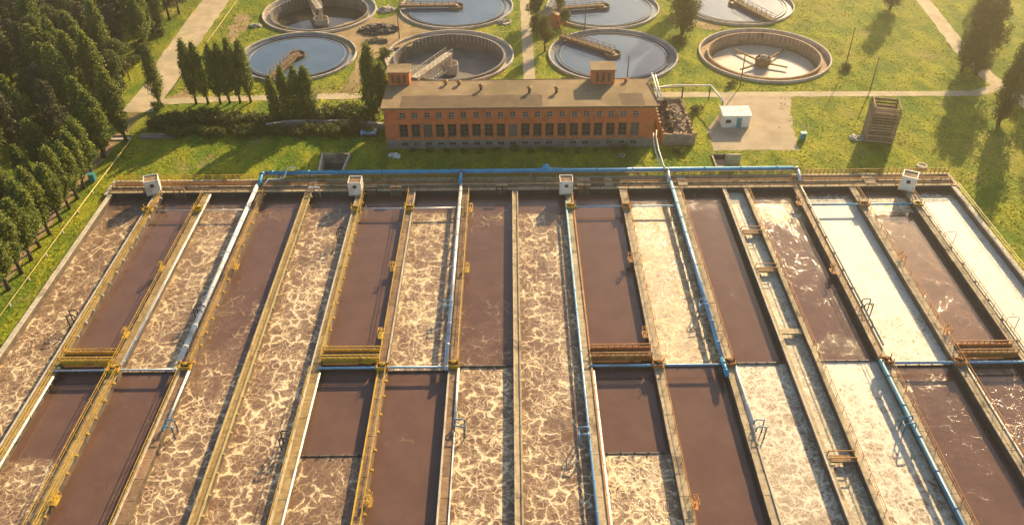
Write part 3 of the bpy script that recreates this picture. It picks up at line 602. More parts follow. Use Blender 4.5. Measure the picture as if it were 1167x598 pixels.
# ------------------------------------------------------------------ round floats and stop gates at the far end
for x, lb in [(-41.5,'in the fourth tank from the left'),(-5.0,'in the eighth tank from the left'),(30.8,'left of the narrow channel'),(45.4,'right of the narrow channel')]:
    t = thing('round_hatch', f'round dark hatch standing in the water {lb}', 'hatch', (x,119.3,0), group='round hatches at the far end')
    MB().lathe([(.75,-3),(.95,-3),(.95,-1.25),(.75,-1.25)],24).build('rim', MT['wet_wall'], t); MB().disc(.76,-1.32,24).build('lid', MT['concrete'] if x > 0 else MT['wet_wall'], t)
for x, m, lb in [(-33.9,'silver','grey stop gate left of the second cabin'),(-1.9,'dark_iron','dark stop gate left of the plain concrete wall'),(-24.2,'dark_iron','dark stop gate right of the second cabin'),(-20.0,'brown_deck','brown stop gate between the second cabin and the silver pipe'),(12.2,'brown_deck','brown stop gate right of the third cabin'),(-57,'brown_deck','brown stop gate right of the leftmost cabin')]:
    t = thing('stop_gate', lb, 'gate', (x,120.75,0), group='stop gates on the far wall')
    b = MB().box(-.95,-.8,-.12,.12,-1.8,.85).box(.8,.95,-.12,.12,-1.8,.85).box(-.95,.95,-.14,.14,.85,1.0); b.build('frame', MT[m], t)
    MB().box(-.8,.8,-.05,.05,-1.7,.1).build('plate', MT['wet_wall'], t); MB().tube([(0,0,.1),(0,0,1.3)],.06,6).build('spindle', MT['dark_iron'], t)

# ------------------------------------------------------------------ blue main pipe and its branches
t = thing('main_pipe', 'long bright blue main pipe along the far edge of the tanks', 'pipe')
MB().tube([(-43.8,125.7,.75),(49.0,125.7,.75)], .46, 14).build('pipe', MT['blue'], t, True)
for k in range(15):
    x = -42+6.3*k; MB().tube([(x-.1,125.7,.75),(x+.1,125.7,.75)], .56, 14).build('flange', MT['blue'], t, True); MB().box(x+.8,x+1.2,125.45,125.95,GZ-.05,.4).build('support', MT['concrete'], t)
b = MB().lathe([(.0,1.05),(.3,1.0),(.62,.75),(.72,.35),(.72,-.3),(.0,-.3)],18,(5.8,126.2,.75),False); b.build('dome', MT['blue'], t, True)
MB().tube([(3.8,125.75,.75),(7.8,125.75,.75)], [.5,.62], 12).build('sleeve', MT['blue'], t, True)
for x, m, lb, lean in [(-43.6,'blue','blue branch bend at the left end of the main pipe',.0),(-9.0,'blue','blue branch bend feeding the silver pipe',.0),(26.9,'silver','pale branch bend feeding the blue grey pipe',.0),(49.4,'silver','grey branch bend at the right end of the main pipe',.0)]:
    t = thing('branch_pipe', lb, 'pipe', (x,0,0), group='branches of the main pipe')
    MB().tube([(0,125.7,.75),(0,125.2,1.15),(0,124.3,1.15),(-.05,123.2,.85),(-.1,122.0,.5)], .33, 10).build('pipe', MT[m], t, True)
    MB().tube([(0,124.75,1.15),(0,124.55,1.15)], .47, 10).build('flange', MT['dark_iron'], t, True); MB().box(-.3,.3,123.0,123.4,.1,.9).build('support', MT['dark_iron'], t)
pipe('white_pipe', 'thin white pipe bent over the left end of the blue pipe', [(-42.6,122.0,.9),(-42.2,123.4,1.0),(-40.5,123.6,.9),(-39.6,124,1.0),(-39.3,125.8,1.7),(-38.6,126.4,1.6),(-37.8,126.6,.9)], .12, 'white', None, 0)
for x, lb in [(-36.2,'larger'),(-33.4,'smaller')]:
    b = MB()
    for k in range(14 if x < -35 else 5):
        px, py, s = x+rnd.gauss(0,.9), 127.2+rnd.gauss(0,.35), rnd.uniform(.12,.32); b.lathe([(0,-s),(s*.8,-s*.3),(s,.2*s),(s*.5,s*.7),(0,s*.8)], 6, (px,py,GZ+s*.6), False)
    tag(b.build('stone_heap', MT['white']), f'{lb} heap of white stones behind the blue pipe', 'stones')

# ------------------------------------------------------------------ round clarifiers
def bridge_mesh(L, wd=1.3):
    d = MB().box(0, L, -wd/2, wd/2, -.12, .0); g = MB().box(0, L, -wd/2-.06, -wd/2, -.55, .05).box(0, L, wd/2, wd/2+.06, -.55, .05)
    r = MB(); n = max(3, int(L/1.6))
    for s in (-1, 1):
        y = s*(wd/2)
        for k in range(n+1):
            x = L*k/n; r.box(x-.04, x+.04, y-.04, y+.04, .05, 1.0)
        r.box(0, L, y-.045, y+.045, 1.0, 1.09); r.box(0, L, y-.03, y+.03, .5, .57)
    return d, g, r
def clarifier(k, kind, ang, label, half=True):
    cx, cy, r = CLAR[k]; t = thing('clarifier_tank', label, 'clarifier', (cx,cy,-.36), group='round clarifier tanks')
    MB().lathe([(r,GZ-.5),(r,.28),(r-.04,.32),(r-.31,.32),(r-.35,.28),(r-.35,-4.5),(r-.1,-4.5)]).build('rim', MT['clar_concrete'], t)
    if kind == 'full':
        MB().lathe([(r-.35,-.3),(r-1.7,-.3),(r-1.7,-.5),(r-.35,-.5)]).build('launder', MT['launder_water'], t)
        MB().lathe([(r-1.7,-1.2),(r-1.7,.0),(r-1.92,.0),(r-1.92,-1.2)]).build('weir', MT['dark_weir'], t)
        MB().lathe([(r-2.6,-.25),(r-2.6,-.08),(r-2.68,-.08),(r-2.68,-.25)]).build('scum_board', MT['clar_concrete'], t)
        MB().disc(r-1.9,-.18).build('water', MT['clear_water'], t)
        zb, zc = .75, -.2
    else:
        MB().lathe([(r-.35,-.75),(r-1.9,-.75),(r-1.9,-.9),(r-.35,-.9)]).build('launder', MT['rusty_concrete'] if kind == 'pool' else MT['clar_concrete'], t)
        MB().lathe([(r-1.9,-.95),(r-1.9,.05),(r-2.3,.05),(r-2.3,-3.9),(r-2.0,-3.9)]).build('inner_wall', MT['rusty_concrete'] if kind == 'pool' else MT['clar_floor'], t)  # except in the pool tank, the darker floor colour paints the wall's shade
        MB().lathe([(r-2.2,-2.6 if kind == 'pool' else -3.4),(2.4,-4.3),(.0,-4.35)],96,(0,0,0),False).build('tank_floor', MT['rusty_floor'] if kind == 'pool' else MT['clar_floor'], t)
        b = MB(); n = 72
        for q in range(n):
            a = 2*math.pi*q/n; ca, sa = math.cos(a), math.sin(a); rr = r-2.34
            b.bar((rr*ca,rr*sa,-1.6),(rr*ca,rr*sa,.1),.14,.14)
        struct(b.build('weir_stud', MT['clar_concrete'], t), 'stuff')
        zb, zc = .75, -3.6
        if kind == 'pool': MB().disc(r-3.0,-2.75).build('water', MT['glare_water'], t)
        if kind == 'dark': MB().disc(r-2.5,-3.1).build('water', MT['dark_water'], t)
    if kind != 'pool':
        bt = obj('bridge', None, t, (0,0,zb), R(ang)); L = r-.1
        d, g, rl = bridge_mesh(L, 1.5 if kind == 'full' else 1.7)
        d.build('deck', MT['old_wood'] if kind == 'full' else MT['pale_concrete'], bt); g.build('girder', MT['pale_concrete'] if kind != 'full' else MT['brown_deck'], bt); rl.build('railing', MT['brown_deck'] if kind == 'full' else MT['pale_concrete'], bt)
        MB().box(r-.9, r+.25, -.9, .9, -.42, -.13).build('carriage', MT['dark_iron'], bt)
        zd = .55 if kind == 'full' else -1.7
        dr = MB().lathe([(1.7,zc-.3),(1.85,zc-.3),(1.85,zd),(1.7,zd)],28).build('centre_drum', MT['old_wood'] if kind == 'full' else MT['clar_concrete'], t)
        MB().tube([(0,0,-4.4),(0,0,.62)],.5,12).build('column', MT['clar_concrete'], t); MB().disc(1.6,zc+.35,24).build('drum_floor', MT['wet_wall'], t)
        if kind != 'full':
            tr = MB(); L2 = r-3.2
            for q in range(9):
                x0, x1 = L2*q/9+.6, L2*(q+1)/9+.6
                for s in (-.8,.8): tr.bar((x0,s,-.5),(x1,s,-3.2+.3*(q/9)),.07).bar((x1,s,-3.2+.3*(q/9)),(x1,s,-.5),.07)
            tr.box(.5, L2+.6, -.85, -.7, -3.3, -3.05); tr.box(.5, L2+.6, .7, .85, -3.3, -3.05)
            tr.build('scraper_truss', MT['clar_concrete'], bt)
    else:
        MB().tube([(0,0,-4.3),(0,0,-.4)],.8,14).build('column', MT['clar_concrete'], t)
        b = MB().lathe([(1.0,-2.6),(1.7,-2.3),(1.75,-.9),(1.5,-.75),(1.45,-1.1),(0,-1.15)],24,(0,0,0),False); b.build('centre_drum', MT['old_wood'], t); MB().box(-.5,.5,-.4,.4,-1.2,-.2).build('gear_box', MT['dark_iron'], t)
        for a, L in ((121,9.3),(-26,5.6),(-150,6.6),(47,11.6)):
            MB().bar((0,0,-2.0),(L*math.cos(R(a)),L*math.sin(R(a)),-2.1),.38,.3).build('scraper_arm', MT['brown_deck'], t)
    return t
clarifier(0,'full',-104,'water filled clarifier with bridge, behind the row of poplars')
clarifier(1,'empty',-118,'drained clarifier with pale diagonal bridge behind the brick building')
clarifier(2,'full',139,'water filled clarifier behind the right half of the brick building')
clarifier(3,'pool',0,'drained clarifier with brown scraper arms over a bright pool')
clarifier(4,'full',180,'water filled clarifier cut by the top edge, behind the drained clarifier')
clarifier(5,'dark',112,'drained clarifier with dark pool cut by the top edge at left')
clarifier(6,'full',-170,'water filled clarifier cut by the top edge beside the brick hut')
clarifier(7,'full',-65,'water filled clarifier cut by the top edge at right')

# ------------------------------------------------------------------ brick pump house
bx0, bx1, by0, by1, zr = -23.3, 25.9, 136.4, 147.0, 7.6
B = thing('pump_house', 'long red brick pump house with two rows of windows', 'building')
WXS = [-19.95+2.23*k for k in range(20)]; hw = .77
ZB, ZBT, Z1, Z2, Z3, Z4 = -.1, .5, 1.75, 4.35, 5.55, 6.7
wl = MB()
def band(z0, z1): wl.box(bx0, bx1, by0, by0+.4, z0, z1)
band(1.15, Z1); band(Z2, Z3); band(Z4, zr-.02)
def piers(mb, z0, z1, ws):
    xs = [bx0]+[v for x in WXS for v in (x-ws, x+ws)]+[bx1]
    for k in range(0, len(xs), 2): mb.box(xs[k], xs[k+1], by0, by0+.4, z0, z1)
piers(wl, Z1, Z2, hw); piers(wl, Z3, Z4, .55)
for k in range(21):
    x = WXS[0]-1.115+2.23*k
    if k in (0,20): continue
    wl.box(x-.19, x+.19, by0-.09, by0, 1.15, Z3-.25)
wl.box(bx0, bx0+.4, by0+.4, by1, GZ-.3, zr-.02).box(bx1-.4, bx1, by0+.4, by1, GZ-.3, zr-.02).box(bx0+.4, bx1-.4, by1-.4, by1, GZ-.3, zr-.02)
wl.box(bx0-.06, bx1+.06, by0-.1, by0, Z3-.25, Z3-.05)
wl.build('wall', MT['brick'], B)
pl = MB(); pl.box(bx0-.05, bx1+.05, by0-.06, by0+.4, GZ-.3, ZB); pl.box(bx0-.05, bx1+.05, by0-.06, by0+.4, ZBT+.15, 1.147)
xs = [bx0-.05]+[v for x in WXS for v in (x-.6, x+.6)]+[bx1+.05]
for k in range(0, len(xs), 2): pl.box(xs[k], xs[k+1], by0-.06, by0+.4, ZB, ZBT+.15)
pl.build('plinth', MT['plinth'], B)
MB().box(bx0-.35, bx1+.35, by0-.35, by1+.35, zr, zr+.22).build('roof', MT['roof_felt'], B)
cn = MB(); cn.box(bx0-.42, bx1+.42, by0-.42, by0-.352, zr-.12, zr+.27).box(bx0-.42, bx1+.42, by1+.352, by1+.42, zr-.12, zr+.3).box(bx0-.42,bx0-.352,by0-.35,by1+.35,zr-.12,zr+.3).box(bx1+.352,bx1+.42,by0-.35,by1+.35,zr-.12,zr+.3)
cn.build('fascia', MT['old_wood'], B)
def patch(x0,x1,y0,y1,m,dz):
    n = 14; top = [(x0+(x1-x0)*k/n, y1+rnd.uniform(-.25,.25), zr+.22+dz) for k in range(n+1)]; bot = [(x0+(x1-x0)*k/n, y0+rnd.uniform(-.06,.06), zr+.22+dz) for k in range(n+1)]
    MB().add(bot+top, [(k,k+1,n+2+k,n+1+k) for k in range(n)]).build('felt_patch', MT[m], B)
patch(-20.3,5.5,136.3,141.0,'dark_felt',.012); patch(19.7,24.0,136.3,141.2,'dark_felt',.012); patch(5.6,19.6,136.25,138.2,'roof_felt',.008)
def win_meshes(hw, z0, z1, cols, rows, th=.05, name='window'):
    f = MB(); f.box(-hw,-hw+th,0,.08,z0,z1).box(hw-th,hw,0,.08,z0,z1).box(-hw+th,hw-th,0,.08,z0,z0+th).box(-hw+th,hw-th,0,.08,z1-th,z1)
    for c in range(1,cols): x = -hw+2*hw*c/cols; f.box(x-th/2,x+th/2,.01,.07,z0+th,z1-th)
    for r_ in range(1,rows): z = z0+(z1-z0)*r_/rows; f.box(-hw+th,hw-th,.012,.068,z-th/2,z+th/2)
    return f.mesh(name, MT['frame'] if rows < 3 else MT['dark_frame']), MB().box(-hw+.02,hw-.02,.085,.1,z0+.02,z1-.02).mesh('pane', MT['glass']), MB().box(-hw-.08,hw+.08,-.28,-.02,z0-.1,z0-.005).mesh('sill', MT['plinth'])
big = win_meshes(hw, Z1, Z2, 2, 3, .05); small = win_meshes(.55, Z3, Z4, 2, 2, .12); base = win_meshes(.6, ZB, ZBT+.15, 2, 1, .05)
for x in WXS:
    for ms, sill in ((big,True),(small,True),(base,False)):
        o = obj('window', ms[0], B, (x,by0+.22,0)); obj('pane', ms[1], o)
        if sill: obj('sill', ms[2], o)
for x, y, wdx, h in [(-21.3,147.4,4.0,2.7),(17.1,147.0,4.3,3.0)]:
    p = MB().box(x-wdx/2,x+wdx/2,y-1.9,y+1.5,zr+.22,zr+h).build('stair_tower', MT['brick'], B)
    MB().box(x-wdx/2-.25,x+wdx/2+.25,y-2.15,y+1.75,zr+h,zr+h+.2).build('roof', MT['roof_felt'], p)
    for q in (-1.1,.0,1.1): MB().box(x+q-.28,x+q+.28,y-1.96,y-1.91,zr+.7,zr+h-.5).build('louvre', MT['dark_felt'], p)
    for q in (-.55,.55): MB().box(x+q-.18,x+q+.18,y-2.02,y-1.92,zr+.3,zr+h-.2).build('pilaster', MT['brick'], p)
for x, y, h in [(-5.8,143.2,.9),(3.2,141.9,1.0),(8.2,141.8,.9),(-12.5,145.6,.6),(-10.0,145.4,.6),(21.5,146,.5)]:
    p = MB().tube([(x,y,zr+.2),(x,y,zr+.2+h)],.25,10).build('roof_vent', MT['dark_iron'], B); MB().lathe([(0,h+.75),(.5,h+.4),(.5,h+.25),(.0,h+.25)],10,(x,y,zr-.1),False).build('cap', MT['rust'], p)
MB().tube([(bx1+.6,by1+.2,GZ),(bx1+.6,by1+.2,zr+1.4)],.16,8).build('down_pipe', MT['white'], B)
wp = [(bx1+.75,146.9,zr+1.2),(bx1+.75,137.6,zr+.5)]
for dx in (0,.5): MB().tube([(a+dx,b,c) for a,b,c in wp],.12,8).build('roof_edge_pipe', MT['white'], B, True)

# ------------------------------------------------------------------ things around the pump house
pipe('white_pipe', 'white pipe pair dropping from the pump house corner to the blue pipe', [(26.5,136.6,2.6),(26.3,135.5,1.9),(26.2,131,1.6),(26.4,126.4,1.3),(26.6,124.9,1.0)], .14, 'white', None, 0)
pipe('white_pipe', 'thin white pipe beside the one below the pump house corner', [(25.9,136.2,2.2),(25.8,135.0,1.5),(25.7,131,1.2),(26.0,126.6,1.0)], .11, 'white', None, 0)
pl_ = thing('overhead_pipe', 'white pipe on posts running from the pump house to the white hut', 'pipe')
MB().tube([(26.9,150.5,3.6),(29.2,153.6,2.9),(32.4,155.2,2.6),(40.0,155.0,2.6),(40.7,151.5,2.5),(41.1,148.0,2.4)],.17,8).build('pipe', MT['white'], pl_, True)
for x, y in [(29.2,153.6),(34.5,155.15),(40,155.0),(41.1,148)]: MB().box(x-.09,x+.09,y-.09,y+.09,GZ-.05,2.5).build('post', MT['dark_iron'], pl_)
h = thing('white_hut', 'small white metal hut with teal door on the earth yard', 'hut', (42.9,144.7,GZ))
MB().box(-2.6,2.6,-1.5,1.5,0,2.5).build('wall', MT['white'], h)
MB().add([(-2.8,-1.75,2.5),(2.8,-1.75,2.5),(2.8,1.75,2.5),(-2.8,1.75,2.5),(-2.8,-1.75,2.6),(2.8,-1.75,2.6),(2.8,1.75,2.95),(-2.8,1.75,2.95)],[(0,3,2,1),(4,5,6,7),(0,1,5,4),(1,2,6,5),(2,3,7,6),(3,0,4,7)]).build('roof', MT['white'], h)
for k in range(11): MB().bar((-2.6+.52*k,-1.77,2.63),(-2.6+.52*k,1.77,2.98),.07).build('roof_rib', MT['white'], h)
dr = MB().box(.1,1.0,-1.56,-1.503,.05,2.05).build('door', MT['teal'], h); MB().box(.85,.92,-1.62,-1.56,1.0,1.1).build('handle', MT['dark_iron'], dr)
MB().box(-2.0,-1.0,-1.54,-1.503,1.0,1.7).build('window', MT['glass'], h)
# ruined enclosure
ru = thing('ruined_enclosure', 'roofless brick enclosure full of scrap beside the pump house', 'ruin')
rm = mat('weathered_brick', (.40,.28,.19), (.27,.18,.12), 1.2, .95, .6, .06, .15, stain=(.20,.13,.09))
def ragged(x0,x1,y0,y1,z1,name='wall'):
    b = MB(); L = max(x1-x0,y1-y0); n = int(L/.6)
    for k in range(n):
        zz = z1+rnd.uniform(-.45,.15)
        if x1-x0 > y1-y0: b.box(x0+(x1-x0)*k/n, x0+(x1-x0)*(k+1)/n, y0, y1, GZ-.2, zz)
        else: b.box(x0, x1, y0+(y1-y0)*k/n, y0+(y1-y0)*(k+1)/n, GZ-.2, zz)
    return b.build(name, rm, ru)
ragged(27.9,33.9,136.6,137.0,1.9); ragged(27.9,28.3,137.0,152.4,1.5); ragged(33.5,33.9,137.0,152.4,1.2); ragged(28.3,33.5,152.0,152.4,1.4)
MB().box(28.3,33.5,137.0,152.0,-.5,.55).build('fill', MT['dirt'], ru)
for x, y, zt in [(27.9,139.5,3.5),(33.9,141,3.8),(33.9,152.2,3.6)]: MB().box(x-.1,x+.1,y-.1,y+.1,GZ,zt).build('post', MT['dark_iron'], ru)
MB().bar((33.9,152.2,3.6),(28,152.2,3.6),.14).build('beam', MT['dark_iron'], ru)
for k, (x, y, s) in enumerate([(29.5,138.9,.85),(29.4,141.0,.9),(29.5,143.3,.85),(29.7,145.6,.8),(29.3,147.8,.85),(30.0,149.9,.8)]):
    t = thing('old_drum', f'rusted dark drum in the ruined enclosure, {ORD[k]} from the tanks', 'drum', (x,y,.55), 0, 'drums in the ruined enclosure')
    MB().lathe([(s,0),(s,1.0),(s*.92,1.05),(s*.85,1.0),(s*.85,.1),(0,.1)],20,(0,0,0),False).build('shell', MT['scrap'], t); MB().lathe([(s+.0,.45),(s+.05,.5),(s,.55)],20).build('hoop', MT['rust'], t)
def heap(name, label, cx, cy, rx, ry, h, n, m, s0, s1, z=GZ, stuff=True):
    b = MB()
    for k in range(n):
        a, q = rnd.uniform(0,6.28), rnd.random()**.6; x, y = cx+rx*q*math.cos(a), cy+ry*q*math.sin(a); s = rnd.uniform(s0,s1); zz = z+h*(1-q)*rnd.uniform(.3,1)
        vs = [Vector((sx*rnd.uniform(.5,1),sy*rnd.uniform(.5,1),sz*rnd.uniform(.3,.8)))*s for sx in (-1,1) for sy in (-1,1) for sz in (-1,1)]
        mrot = Matrix.Rotation(rnd.uniform(0,3),3,'Z')@Matrix.Rotation(rnd.uniform(-.6,.6),3,'X')
        b.add([mrot@v+Vector((x,y,zz)) for v in vs], [(0,1,3,2),(4,6,7,5),(0,4,5,1),(2,3,7,6),(0,2,6,4),(1,5,7,3)])
    return tag(b.build(name, m), label, 'rubble')
struct(heap('rubble_heap','tan rubble inside the ruined enclosure', 31.9,144.5,1.4,6.5,.9,120,MT['rubble'],.15,.5,.5), 'stuff')
struct(heap('scrap_heap','dark heap of scrap on bare earth between the clarifiers', -32.0,193.4,4.6,3.0,1.3,220,MT['scrap'],.2,.8), 'stuff')
struct(heap('scrap_heap','pale heap of broken concrete near the top edge, between two clarifiers', -31.5,206.3,2.4,1.8,1.0,80,MT['clar_concrete'],.2,.6), 'stuff')
struct(heap('scrap_heap','brown heap of earth below the dark scrap heap', -31.5,186.5,2.8,1.2,.7,70,MT['rubble'],.2,.6), 'stuff')
struct(heap('scrap_heap','small pale stones left of the drained clarifier at the top left', -62.2,196.6,1.2,1.0,.7,26,MT['clar_concrete'],.2,.6), 'stuff')
struct(heap('scrap_heap','pale debris right of the clarifier at the top', -1.6,197.5,1.6,1.6,.7,40,MT['clar_concrete'],.2,.5), 'stuff')
struct(heap('scrap_heap','white debris at the foot of the pump house, left end', -22.0,133.6,1.2,.6,.4,18,MT['white'],.15,.5), 'stuff')
struct(heap('scrap_heap','low debris pile at the foot of the leaning slatted tower', 64.6,138.5,1.3,.9,.7,26,MT['clar_concrete'],.2,.55), 'stuff')
# slatted cooling tower
ct = thing('slatted_tower', 'square tower of weathered wooden slats on the grass', 'tower', (68.7,138.9,GZ), R(-14))
a, H = 2.2, 6.9
for sx in (-1,1):
    for sy in (-1,1): MB().box(sx*a-.13,sx*a+.13,sy*a-.13,sy*a+.13,-.1,H+.25).build('post', MT['old_wood'], ct)
MB().box(-a+.25,a-.25,-a+.25,a-.25,0,H-1.0).build('core', MT['dark_felt'], ct)
slx = MB().box(-a-.3,a+.3,-.05,.05,-.17,.17).mesh('slat', MT['pale_wood'])
for k in range(12):
    z = .35+k*.56
    for s in (-1,1):
        o = obj('slat', slx, ct, (0,s*(a+.2),z)); o.rotation_euler = (s*.5+rnd.uniform(-.05,.05),rnd.uniform(-.012,.012),0)
        o = obj('slat', slx, ct, (s*(a+.2),0,z+.02)); o.rotation_euler = (-s*.5,rnd.uniform(-.012,.012),math.pi/2)
for s in (-1,1):
    MB().bar((-a,s*a,H),(a,s*a,H),.2).build('top_beam', MT['old_wood'], ct); MB().bar((s*a,-a,H+.21),(s*a,a,H+.21),.2).build('top_beam', MT['old_wood'], ct)
# pits, wall, boxes
pt = thing('concrete_pit', 'open pit between two slanting concrete walls in the shaded grass', 'pit')
MB().bar((-34.95,134.2,-1.2),(-34.5,128.0,-1.2),.3,2.3).build('side_wall', MT['pale_concrete'], pt); MB().bar((-29.9,134.2,-1.2),(-30.3,128.0,-1.2),.3,2.3).build('side_wall', MT['pale_concrete'], pt)
MB().bar((-34.7,134.1,-1.3),(-30.1,134.1,-1.3),.3,2.2).build('end_wall', MT['concrete'], pt); MB().bar((-34.4,128.1,-1.4),(-30.4,128.1,-1.4),.25,2.1).build('front_wall', MT['concrete'], pt); MB().box(-35,-29.9,128,134.2,-2.3,-2.2).build('pit_floor', MT['scrap'], pt)
rp = thing('concrete_ramp', 'small pit with a pale concrete ramp right of the pump house', 'pit')
MB().add([(36.4,128.8,-2.6),(38.9,128.8,-2.6),(38.9,132.6,-1.4),(36.4,132.6,-1.4)],[(0,1,2,3)]).build('ramp', MT['pale_concrete'], rp)
for x in (36.35,38.95): MB().box(x-.15,x+.15,128.7,132.7,-2.8,-.35).build('side_wall', MT['concrete'], rp)
MB().box(38.1,40.6,129.2,129.6,GZ-.2,1.6).build('upright_slab', MT['concrete'], rp); MB().box(36.2,39.1,132.6,132.85,-2.8,-.3).build('end_wall', MT['scrap'], rp); MB().box(36.2,39.1,128.5,128.75,-2.8,-.4).build('end_wall', MT['concrete'], rp)
lw = thing('garden_wall', 'low pale wall between hedges left of the pump house', 'wall')
b = MB()
for (x0,y0),(x1,y1) in zip([(-47.5,144.2),(-43.4,145.5),(-38,145.6),(-31.4,145.4)],[(-43.4,145.5),(-38,145.6),(-31.4,145.4),(-24.4,143.9)]): b.bar((x0,y0,-.1),(x1,y1,-.1),.4,1.3)
b.build('wall_body', rm, lw)
b = MB()
for (x0,y0),(x1,y1) in zip([(-47.5,144.2),(-43.4,145.5),(-38,145.6),(-31.4,145.4)],[(-43.4,145.5),(-38,145.6),(-31.4,145.4),(-24.4,143.9)]): b.bar((x0,y0,.6),(x1,y1,.6),.55,.1)
b.build('coping', MT['pale_concrete'], lw)
def crate(x, y, m, label, s=1.):
    t = thing('utility_box', label, 'box', (x,y,GZ)); MB().box(-.5*s,.5*s,-.4*s,.4*s,.15,1.4*s).build('body', MT[m], t); MB().box(-.58*s,.58*s,-.48*s,.48*s,1.4*s,1.5*s).build('lid', MT[m], t); MB().box(-.4*s,.4*s,-.3*s,.3*s,-.1,.15).build('base', MT['concrete'], t); MB().box(.0,.04,-.43*s,-.405*s,.3,1.3*s).build('door_seam', MT['dark_iron'], t)
crate(54.4,138.3,'teal','teal utility box at the edge of the earth yard'); crate(-74.0,126.0,'teal','teal utility box under the trees at left')
t = thing('parked_cart', 'blue grey handcart by the low wall left of the pump house', 'cart', (-27.4,141.6,GZ)); MB().box(-1.5,1.5,-.7,.7,.45,.95).build('tray', MT['blue_grey'], t); MB().bar((1.5,0,.7),(2.5,0,1.0),.1).build('handle', MT['dark_iron'], t)
for x in (-.9,.9):
    for y in (-.75,.75): MB().tube([(x,y-.08,.35),(x,y+.08,.35)],.35,14).build('wheel', MT['dark_iron'], t)
t = thing('manhole', 'round concrete manhole on the grass behind the right end', 'manhole', (72.8,128.1,GZ)); MB().lathe([(.9,-.1),(.9,.35),(.65,.35),(.65,-.1)],24).build('ring', MT['pale_concrete'], t); MB().disc(.66,.22,24).build('lid', MT['concrete'], t)
t = thing('manhole', 'round manhole in the shaded grass before the pump house, right side', 'manhole', (20.0,133.0,GZ)); MB().lathe([(.6,-.1),(.6,.2),(.45,.2),(.45,-.1)],20).build('ring', MT['concrete'], t); MB().disc(.46,.1,20).build('lid', MT['wet_wall'], t)
# brick hut between the clarifiers
hb = thing('brick_hut', 'small gabled brick hut among trees beside the walkway path', 'hut', (9.4,195.4,GZ), R(12))
MB().add([(-2,-2,0),(2,-2,0),(2,2,0),(-2,2,0),(-2,-2,2.4),(2,-2,2.4),(2,2,2.4),(-2,2,2.4),(0,-2,3.7),(0,2,3.7)],[(0,1,5,8,4),(2,3,7,9,6),(1,2,6,5),(3,0,4,7),(0,3,2,1)]).build('wall', MT['brick'], hb)
for s in (-1,1): MB().add([(0,-2.3,3.8),(0,2.3,3.8),(s*2.5,2.3,2.2),(s*2.5,-2.3,2.2),(0,-2.3,3.95),(0,2.3,3.95),(s*2.5,2.3,2.35),(s*2.5,-2.3,2.35)],[(0,1,2,3),(4,7,6,5),(0,3,7,4),(1,5,6,2),(2,6,7,3)]).build('roof', MT['old_wood'] if s > 0 else MT['concrete'], hb)
MB().box(-.45,.45,-2.06,-2.0,.0,1.9).build('door', MT['old_wood'], hb); MB().box(1.05,1.55,-2.06,-2.0,.9,1.6).build('window', MT['glass'], hb)
# poles
def pole(x, y, hgt, label, r=.11, lamp=True):
    t = thing('lamp_post', label, 'post', (x,y,GZ), group='posts around the site'); MB().tube([(0,0,-.2),(0,0,hgt)],[r*1.3,r*.8],8).build('shaft', MT['pole_wood'], t)
    if lamp: MB().bar((0,0,hgt-.15),(.0,-1.0,hgt),.07).build('arm', MT['pole_wood'], t); MB().box(-.13,.13,-1.35,-.85,hgt-.08,hgt+.06).build('lamp_head', MT['silver'], t)
    else: MB().box(-.14,.14,-.14,.14,hgt,hgt+.12).build('cap', MT['dark_iron'], t)
for x, y, hh, lb in [(24.3,163.3,5.9,'post behind the right stair tower of the pump house'),(47.7,160.9,7.2,'post in front of the drained clarifier with scraper arms'),(71.9,168.2,9.5,'tall post right of the drained clarifier with scraper arms'),(74,158.3,7.2,'post beside the service path, above the slatted tower'),
    (-26.4,188.3,5.9,'post on bare earth between the scrap heap and clarifier'),(-71.8,155.6,5.4,'post beside the single poplar by the road'),(17.4,190.9,6.4,'post between the two clarifiers right of the brick hut'),(-82.2,166.8,4.0,'short post at the left side of the road'),(-83.3,188,8.,'post by the road near the top left trees')]:
    pole(x, y, hh, lb, lamp=False)
# yellow gas pipe
gp = thing('gas_pipe', 'thin yellow gas pipe on short posts along the left edge of the tanks', 'pipe')
MB().tube([(-72.5,30,.05),(-72.55,110,.05),(-72.1,139.8,.05)],.075,8).build('pipe', MT['pale_yellow'], gp, True)
for k in range(19): y = 32+6*k; (y < 139) and MB().box(-72.6,-72.45,y-.07,y+.07,GZ-.1,-.02).build('post', MT['white'], gp)
gp = thing('gas_pipe', 'thin yellow gas pipe on short posts right of the road', 'pipe')
MB().tube([(-71.2,160.5,.05),(-70.8,195.3,.05),(-71.1,300,.05)],.07,8).build('pipe', MT['pale_yellow'], gp, True)
for k in range(12): y = 162+7*k; MB().box(-71.15,-71.0,y-.07,y+.07,GZ-.1,-.02).build('post', MT['yellow'], gp)
t = thing('culvert_slab', 'pale concrete slab across the tree lined path', 'slab', (-74.6,141.0,GZ)); MB().box(-1.7,1.7,-.55,.55,-.1,.25).build('slab', MT['pale_concrete'], t); MB().box(-1.8,1.8,.56,.75,-.1,.5).build('edge', MT['rubble'], t)
t = thing('long_slab', 'long grey slab in the shade right of the tree lined path', 'slab', (-67.8,141.5,GZ)); MB().box(-3.4,3.4,-.6,.6,-.1,.3).build('slab', MT['plinth'], t); MB().box(-3.5,3.5,.61,.8,-.1,.45).build('edge', MT['concrete'], t)

